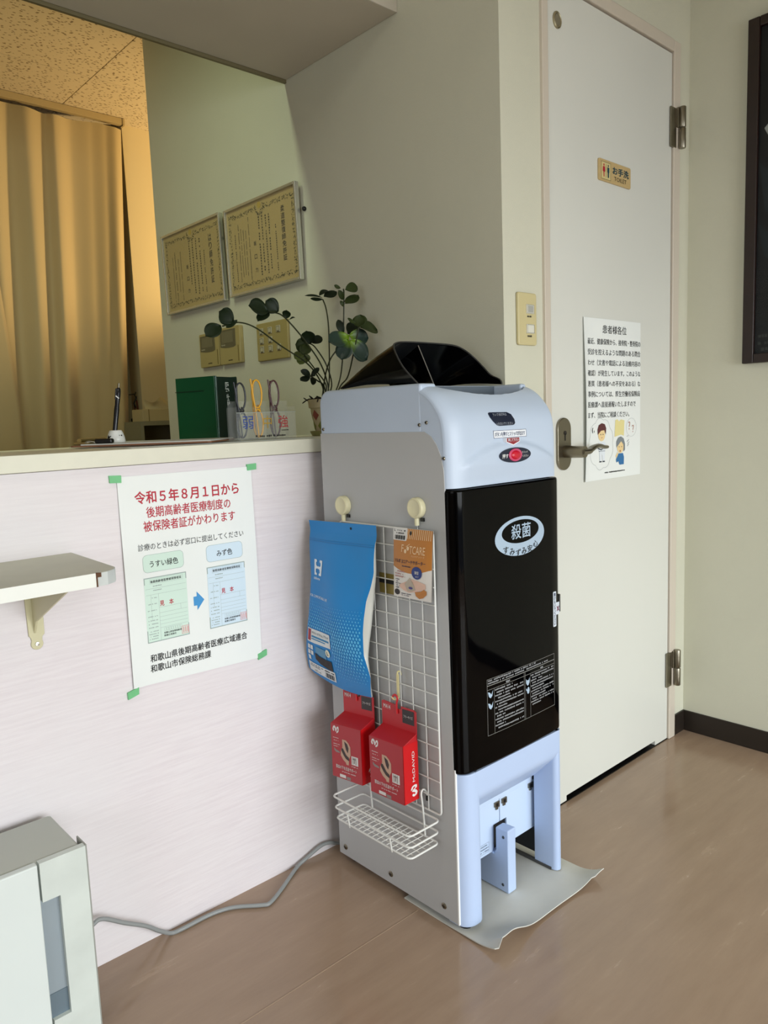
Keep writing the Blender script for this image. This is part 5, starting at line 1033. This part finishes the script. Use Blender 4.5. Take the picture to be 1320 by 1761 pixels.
# acrylic stand for reading glasses
acr = mat('clear_acrylic', '#e6ecea', 0.06, alpha=0.07)
gs_ = thing('glasses_stand', 'clear acrylic stand for three pairs of reading glasses', 'glasses stand', (0.965, 1.47, CT))
AY = 1.450
MB().box(0.889, 1.046, AY, AY + 0.002, CT + 0.0024, 1.0545).build('front_plate', acr, gs_)
MB().box(0.893, 1.052, AY + 0.040, AY + 0.042, CT + 0.0024, 1.080).build('back_plate', acr, gs_)
MB().box(0.889, 1.046, AY + 0.002, AY + 0.040, CT + 0.0024, CT + 0.0044).build('base_plate', acr, gs_)
MB().box(0.889, 1.046, AY - 0.0008, AY, 1.0530, 1.0545).build('front_edge', mat('acrylic_edge', '#a9b1a8', 0.3, alpha=0.7), gs_)
for x in (0.889, 0.941, 0.990, 1.044): MB().box(x, x + 0.002, AY + 0.002, AY + 0.040, CT + 0.0044, 1.066).build('divider', acr, gs_)
for ch, x, w, m in (('弱', 0.903, 0.028, mat('ink_blue', '#24408c', 0.6)), ('中', 0.957, 0.022, mat('ink_yellow', '#a8861f', 0.6)), ('強', 0.997, 0.027, mat('ink_crimson', '#a3202e', 0.6))):
    MB().text(ch, x, 1.018, w, 0.028, YP(AY), 0.0, 0.0006).build('strength_mark', m, gs_)
t = MB().dashes(0.935, 1.016, 0.9985, 0.0050, YP(AY), 0.0006, 0.85, random.Random(5)).dashes(1.005, 1.024, 1.011, 0.003, YP(AY), 0.0006, 0.9, random.Random(4)); t.build('small_print', ink, gs_)
def glasses(x, m, label, z1):
    g = thing('reading_glasses', label, 'glasses', (x, AY + 0.02, CT + 0.005), 'reading glasses in the acrylic stand')
    y = AY + 0.020; zb = CT + 0.0060; h = (z1 - zb)
    for k in range(2):
        zc = zb + h * (0.25 + 0.5 * k); q = [(x + 0.0095 * math.cos(a), y - 0.005 * math.cos(a), zc + h * 0.235 * math.sin(a)) for a in [2 * PI * i / 28 for i in range(28)]]
        MB().tube(q, 0.0020, 8, closed=True).build('rim', m, g, smooth=60)
        MB().add([(a[0], a[1], a[2]) for a in q], [tuple(range(28))]).build('lens', mat('lens_clear', '#c8cfc8', 0.05, alpha=0.09), g)
    MB().tube(spline([(x + 0.004, y + 0.006, zb + h * 0.44), (x + 0.010, y + 0.006, zb + h * 0.5), (x + 0.004, y + 0.006, zb + h * 0.56)], 4), 0.0020, 8).build('bridge', m, g, smooth=60)
    MB().tube(spline([(x - 0.004, y - 0.006, zb + h * 0.005), (x - 0.009, y - 0.006, zb + h * 0.45), (x - 0.0175, y - 0.004, z1)], 6), 0.0017, 8).build('temple', m, g, smooth=60)
    MB().tube(spline([(x + 0.001, y + 0.012, zb + h * 0.02), (x - 0.003, y + 0.013, zb + h * 0.5), (x - 0.0005, y + 0.012, z1 - 0.002)], 6), 0.0017, 8).build('temple', m, g, smooth=60)
glasses(0.914, mat('frame_navy', '#0e1420', 0.3), 'dark navy reading glasses standing in the acrylic stand', 1.121)
glasses(0.957, mat('frame_yellow', '#d9a011', 0.35), 'yellow reading glasses standing in the acrylic stand', 1.128)
glasses(1.003, mat('frame_maroon', '#431019', 0.3), 'maroon reading glasses standing in the acrylic stand', 1.127)

# ------------------------------------------------------------------ potted plant
pp = thing('potted_plant', 'leafy potted plant with round dark leaves beside the slipper cabinet', 'plant', (1.262, 1.6, CT))
PX, PY = 1.262, 1.60
PL = lambda a, c, h: (PX + a, PY + c, h)
MB().lathe([(0, CT + 0.0005), (0.046, CT + 0.0005), (0.052, CT + 0.012), (0.050, CT + 0.013), (0.044, CT + 0.005), (0, CT + 0.005)], 28, PL).build('saucer', mat('saucer_olive', '#8a8a5a', 0.5), pp, smooth=50)
potm = mat('pot_cream', '#b9ad8c', 0.55)
def pr_(z): return lerp(0.036, 0.051, (z - CT - 0.005) / 0.090)
MB().lathe([(0, CT + 0.005), (0.036, CT + 0.005), (0.0475, CT + 0.072), (0.052, CT + 0.073), (0.0535, CT + 0.094), (0.050, CT + 0.095), (0.047, CT + 0.084), (0, CT + 0.082)], 32, PL).build('pot', potm, pp, smooth=40)
def PW(u, v, w): r = interp([(CT + 0.005, 0.036), (CT + 0.072, 0.0475)], v) + w; return (PX + r * math.cos(u), PY + r * math.sin(u), v)
dk = [mat('pot_rose', '#8c4a40', 0.6), mat('pot_moss', '#79803c', 0.6)]
for k in range(8):
    a = 2 * PI * k / 8; 
    for m, z0, z1, off in ((dk[0], CT + 0.040, CT + 0.068, 0), (dk[1], CT + 0.012, CT + 0.040, 0.39)):
        q = MB()
        for i in range(4): q.poly([(a + off + 0.15 * i - 0.3, z0 + (z1 - z0) * abs(i - 2) / 4), (a + off + 0.15 * (i + 1) - 0.3, z0 + (z1 - z0) * abs(i - 1) / 4), (a + off + 0.15 * (i + 1) - 0.3, z1 - (z1 - z0) * abs(i - 1) / 4), (a + off + 0.15 * i - 0.3, z1 - (z1 - z0) * abs(i - 2) / 4)], PW, 0.0006)
        q.build('pot_diamond', m, pp)
MB().lathe([(0, CT + 0.083), (0.047, CT + 0.084), (0.030, CT + 0.090), (0, CT + 0.094)], 20, PL).build('soil', mat('soil_dark', '#241b12', 0.95, bump=0.8, bscale=90), pp, smooth=60)
rg = random.Random(12); rt = mat('root_dark', '#1f1710', 0.8)
for k in range(9):
    a = rg.uniform(2.2, 5.2); r = rg.uniform(0.015, 0.04); q = Vector((PX - 0.01 + 0.5 * r * math.cos(a), PY + 0.5 * r * math.sin(a), CT + 0.088))
    MB().tube(spline([q, q + Vector((0.6 * r * math.cos(a), 0.6 * r * math.sin(a), 0.016 * rg.random())), q + Vector((1.1 * r * math.cos(a), 1.1 * r * math.sin(a), rg.uniform(-0.004, 0.02)))], 4), [0.0026] * 5 + [0.0018] * 3 + [0.001], 6).build('aerial_root', rt, pp, smooth=60)
STEMS = [
    [(1.246,1.600,1.118),(1.198,1.592,1.173),(1.108,1.584,1.218),(1.034,1.576,1.256),(0.981,1.568,1.265),(0.934,1.560,1.253)],
    [(1.264,1.600,1.120),(1.244,1.600,1.175),(1.202,1.600,1.228),(1.155,1.600,1.274),(1.124,1.600,1.296),(1.091,1.600,1.300)],
    [(1.276,1.600,1.120),(1.277,1.620,1.177),(1.260,1.640,1.222),(1.258,1.660,1.235)],
    [(1.267,1.600,1.123),(1.296,1.627,1.261),(1.312,1.653,1.325),(1.323,1.680,1.357)],
    [(1.297,1.600,1.120),(1.308,1.590,1.185),(1.314,1.580,1.339),(1.306,1.570,1.368)],
    [(1.254,1.600,1.139),(1.252,1.580,1.174),(1.255,1.560,1.199),(1.287,1.540,1.238)],
    [(1.306,1.600,1.120),(1.307,1.570,1.142),(1.302,1.540,1.190),(1.302,1.510,1.265)],
    [(1.250,1.600,1.120),(1.211,1.575,1.132),(1.170,1.550,1.142)],
    [(1.258,1.600,1.120),(1.264,1.650,1.165),(1.263,1.700,1.211)],
]
LEAVES = [
    ((0.962,1.560,1.265),(0.923,1.554,1.285),0.033,0),
    ((0.929,1.560,1.253),(0.889,1.561,1.228),0.030,0),
    ((0.974,1.560,1.269),(0.941,1.557,1.249),0.010,0),
    ((1.086,1.600,1.300),(1.033,1.602,1.311),0.039,0),
    ((1.117,1.600,1.302),(1.084,1.603,1.327),0.033,0),
    ((1.090,1.600,1.296),(1.049,1.590,1.273),0.022,0),
    ((1.142,1.600,1.288),(1.135,1.588,1.306),0.018,0),
    ((1.150,1.600,1.284),(1.174,1.608,1.291),0.004,0),
    ((1.258,1.660,1.235),(1.242,1.654,1.268),0.033,0),
    ((1.264,1.660,1.236),(1.293,1.654,1.252),0.020,0),
    ((1.254,1.670,1.229),(1.224,1.682,1.234),0.031,1),
    ((1.257,1.670,1.234),(1.237,1.669,1.206),0.028,1),
    ((1.263,1.700,1.214),(1.238,1.708,1.199),0.024,2),
    ((1.263,1.700,1.214),(1.270,1.699,1.188),0.024,2),
    ((1.263,1.700,1.211),(1.251,1.703,1.183),0.022,2),
    ((1.320,1.680,1.362),(1.256,1.672,1.361),0.006,0),
    ((1.323,1.680,1.358),(1.282,1.683,1.357),0.008,0),
    ((1.311,1.680,1.366),(1.347,1.689,1.384),0.014,0),
    ((1.326,1.680,1.365),(1.373,1.681,1.381),0.020,0),
    ((1.310,1.570,1.366),(1.357,1.576,1.378),0.023,1),
    ((1.309,1.570,1.330),(1.359,1.574,1.355),0.025,1),
    ((1.303,1.570,1.341),(1.280,1.560,1.362),0.012,1),
    ((1.296,1.570,1.369),(1.280,1.576,1.376),0.009,1),
    ((1.302,1.570,1.323),(1.295,1.572,1.338),0.008,1),
    ((1.291,1.540,1.243),(1.219,1.535,1.226),0.037,3),
    ((1.299,1.550,1.247),(1.356,1.539,1.241),0.034,3),
    ((1.280,1.530,1.235),(1.263,1.539,1.183),0.038,3),
    ((1.285,1.530,1.233),(1.338,1.529,1.183),0.040,3),
    ((1.321,1.580,1.255),(1.361,1.585,1.281),0.033,0),
    ((1.299,1.570,1.252),(1.290,1.579,1.290),0.017,0),
    ((1.302,1.510,1.263),(1.314,1.515,1.295),0.032,1),
    ((1.305,1.510,1.263),(1.370,1.520,1.260),0.034,1),
    ((1.291,1.510,1.273),(1.262,1.507,1.283),0.009,1),
    ((1.169,1.550,1.143),(1.145,1.557,1.156),0.014,4),
    ((1.168,1.550,1.140),(1.137,1.549,1.130),0.016,4),
    ((1.169,1.550,1.139),(1.189,1.560,1.123),0.012,4),
    ((1.173,1.550,1.145),(1.205,1.559,1.163),0.010,4),
    ((1.171,1.550,1.143),(1.179,1.540,1.143),0.009,4),
]
stm = mat('stem_green', '#2a3018', 0.5)
for k, s_ in enumerate(STEMS):
    if k != 6: s_ = [(PX - 0.012 + 0.006 * math.sin(k * 2), PY + 0.01 * math.cos(k * 2.4), CT + 0.085)] + s_
    else: s_ = [(PX + 0.012, PY - 0.005, CT + 0.085)] + s_
    MB().tube(spline(s_, 6), 0.0019, 6).build('stem', stm, pp, smooth=60)
lmats = [mat('leaf_dark', '#16240f', 0.5, spec=0.25, var=0.3, vscale=30), mat('leaf_olive', '#303c18', 0.5, spec=0.25, var=0.25, vscale=30), mat('leaf_light', '#59652c', 0.45, var=0.2, vscale=30), mat('leaf_blue_green', '#2b4540', 0.32, var=0.35, vscale=24), mat('leaf_deep', '#121d12', 0.5, spec=0.25)]  # last entry is the darkest green
vm = bpy.data.materials.new('leaf_two_tone'); vm.use_nodes = True
nt = vm.node_tree; b = nt.nodes['Principled BSDF']; N = nt.nodes.new; L = nt.links.new
at = N('ShaderNodeAttribute'); at.attribute_name = 'base_t'; cr = N('ShaderNodeValToRGB'); cr.color_ramp.elements[0].position = 0.12; cr.color_ramp.elements[0].color = lin('#6f8f1f'); cr.color_ramp.elements[1].position = 0.42; cr.color_ramp.elements[1].color = lin('#24382f')
L(at.outputs['Fac'], cr.inputs['Fac']); L(cr.outputs['Color'], b.inputs['Base Color']); b.inputs['Roughness'].default_value = 0.42
lmats[3] = vm
camd = Vector((-0.66, -0.73, 0.12))
for k, (b0, t0, w_, kind) in enumerate(LEAVES):
    b0 = Vector(b0); t0 = Vector(t0); ax = t0 - b0; ln = ax.length; ax.normalize()
    nrm = (camd + Vector((rg.uniform(-.2, .2), rg.uniform(-.2, .2), rg.uniform(-.1, .35)))); w_ *= 1.22; nrm = (nrm - ax * nrm.dot(ax)).normalized(); sd = ax.cross(nrm)
    if w_ < 0.45 * ln and w_ < 0.016: w_ *= 1.1
    vs = []; fs = []; nu, nvv = 10, 6; tt = []
    for i in range(nu + 1):
        t = i / nu; half = w_ / 2 * (math.sin(PI * min(1, t ** 1.15)) ** 0.55 if 0 < t < 1 else 0.02)
        for j in range(nvv + 1):
            q = j / nvv * 2 - 1
            vs.append(b0 + ax * (ln * (t + 0.0)) + sd * (half * q) + nrm * (0.10 * w_ * q * q + 0.004 * math.sin(PI * t) * (1 if k % 2 else -0.5))); tt.append(t)
    for i in range(nu):
        for j in range(nvv): fs.append((i * 7 + j, (i + 1) * 7 + j, (i + 1) * 7 + j + 1, i * 7 + j + 1))
    o = MB().add(vs, fs).build('leaf', lmats[kind], pp, smooth=70)
    if kind == 3:
        at_ = o.data.attributes.new('base_t', 'FLOAT', 'POINT')
        for i, q in enumerate(tt): at_.data[i].value = q
    md = o.modifiers.new('thickness', 'SOLIDIFY'); md.thickness = 0.0008

# ------------------------------------------------------------------ treatment room: curtain, rail, cabinet, tissues, straps
cuw = bpy.data.materials.new('curtain_cloth'); cuw.use_nodes = True
nt = cuw.node_tree; b = nt.nodes['Principled BSDF']; b.inputs['Base Color'].default_value = lin('#b8a577'); b.inputs['Roughness'].default_value = 0.75
b.inputs['Sheen Weight'].default_value = 0.25
FOLD = [(0.10, 0), (0.30, 1), (0.42, -.6), (0.55, .8), (0.66, -.7), (0.78, .8), (0.90, -.9), (1.00, .2), (1.075, 0.9), (1.15, -.9), (1.225, .9), (1.30, -.5), (1.335, 0.95), (1.42, -.9), (1.50, -.4), (1.565, 0.2), (1.61, .9), (1.66, -.3), (1.70, -.4)]
def sm_(pts, t):
    for (a, x), (b_, y) in zip(pts, pts[1:]):
        if t <= b_: k = (t - a) / (b_ - a); k = k * k * (3 - 2 * k); return x + (y - x) * k
    return pts[-1][1]
def CU(i, j):
    xt = lerp(0.12, 1.642, i); v = 1 - j      # v = 1 at the hem
    x = xt - 0.115 * i * i * v + 0.012 * math.sin(7 * xt) * v * (1 - i)
    amp = lerp(0.013, 0.034, min(1, v * 1.6)); y = 3.535 - amp * sm_(FOLD, xt + 0.02 * v) - 0.02 * v
    z = lerp(0.25, 2.408 - 0.012 * abs(math.sin(8.2 * xt)), j); return (x, y, z)
cu = thing('curtain', 'full-length tan curtain hanging in soft folds in the treatment room', 'curtain', (0.9, 3.53, 0.25))
o = MB().grid(240, 40, CU).build('cloth', cuw, cu, smooth=180); md = o.modifiers.new('thickness', 'SOLIDIFY'); md.thickness = 0.0015
o = MB().grid(240, 3, lambda i, j: tuple(Vector(CU(i, lerp(0.962, 1.0, j))) + Vector((0, -0.0018, 0)))).build('heading_tape', cuw, cu, smooth=180)
c2 = thing('curtain', 'second tan curtain panel at the left edge, overlapping the first', 'curtain', (0.9, 3.47, 0.25))
def CU2(i, j):
    v = 1 - j; x = lerp(0.1, 1.066 + (1.0586 - 1.066) * v * 0 - 0.14 * max(0, j - 0.40), i) ; z = lerp(0.25, 2.40, j)
    return (x - 0.0 + 0.01 * v, 3.478 - 0.018 * math.sin(9 * x) * i, z)
o = MB().grid(60, 30, CU2).build('cloth', cuw, c2, smooth=180); md = o.modifiers.new('thickness', 'SOLIDIFY'); md.thickness = 0.0015
rl = thing('curtain_rail', 'slim cream curtain rail along the treatment room ceiling', 'curtain rail', (0.9, 3.54, 2.43))
MB().box(0.1, 1.652, 3.522, 3.548, 2.420, 2.4485).build('track', mat('rail_cream', '#b7a478', 0.4), rl, bevel=0.002)
MB().box(1.648, 1.659, 3.519, 3.551, 2.416, 2.4485).build('end_cap', MATS['rail_cream'], rl, bevel=0.002)
# low open cabinet with tissue box
lc = thing('open_cabinet', 'low grey open cabinet beyond the end of the partition', 'cabinet', (1.75, 3.45, 0.0))
lcm = mat('cabinet_olive', '#8b8870', 0.6); lci = mat('cabinet_inside', '#6c6955', 0.8)
MB().box(1.522, 2.05, 3.30, 3.470, 1.038, 1.057).build('top', lcm, lc); MB().box(1.522, 1.538, 3.30, 3.470, 0.0, 1.038).build('side', lcm, lc); MB().box(2.034, 2.05, 3.30, 3.470, 0.0, 1.038).build('side', lcm, lc)
MB().box(1.538, 2.034, 3.460, 3.470, 0.0, 1.038).build('back', lci, lc); MB().box(1.538, 2.034, 3.305, 3.460, 0.60, 0.618).build('shelf', lcm, lc); MB().box(1.538, 2.034, 3.31, 3.460, 0.0, 0.06).build('plinth', lcm, lc)
for k in range(3):
    for x in (1.60, 1.625): MB().prism(ell(x, 0.985 - 0.03 * k, 0.002, 0.002, 8), YP(3.460), 0, 0.0004).build('peg_hole', ink, lc)
tb = thing('tissue_box', 'cream tissue box with a tissue pulled up on the low cabinet', 'tissue box', (1.66, 3.41, 1.057))
tbm = mat('tissue_carton', '#bdb088', 0.6)
MB().box(1.560, 1.80, 3.35, 3.465, 1.0572, 1.113).build('carton', tbm, tb, bevel=0.002)
MB().box(1.588, 1.592, 3.3492, 3.3502, 1.058, 1.112).build('carton_edge', mat('carton_edge_tan', '#84774f', 0.6), tb)  # narrow darker strip on the carton front
MB().grid(10, 6, lambda i, j: (lerp(1.600, 1.76, i) , 3.405 + 0.02 * math.sin(7 * i + 3 * j) * j, 1.112 + (0.046 - 0.014 * math.sin(9 * i)) * j)).build('tissue', mat('tissue_white', '#c7bd97', 0.9), tb, smooth=70)
sb = thing('hanging_straps', 'rust-red straps with black buckles hanging in the recess beside the curtain', 'strap', (1.66, 3.64, 0.9))
stp = mat('strap_rust', '#7a3d2c', 0.7)
for x, z0, z1, w in ((1.668, 0.90, 1.165, 0.006), (1.655, 0.86, 1.14, 0.005), (1.676, 0.88, 1.12, 0.004)):
    MB().tube(spline([(x - 0.012, 3.63, z0), (x + 0.004, 3.632, (z0 + z1) / 2), (x - 0.002, 3.636, z1)], 5), w, 8, flat=0.4).build('webbing', stp, sb, smooth=60)
MB().tube(spline([(1.655, 3.63, 1.19), (1.662, 3.63, 1.175), (1.650, 3.63, 1.150), (1.657, 3.63, 1.128)], 5), 0.0035, 8).build('buckle', black, sb, smooth=60)
MB().box(1.628, 1.668, 3.622, 3.634, 1.060, 1.076).build('buckle', black, sb, bevel=0.003)
MB().tube([(1.660, 3.70, 1.195), (1.660, 3.63, 1.195), (1.660, 3.625, 1.205)], 0.003, 8).build('peg', steel, sb, smooth=60)
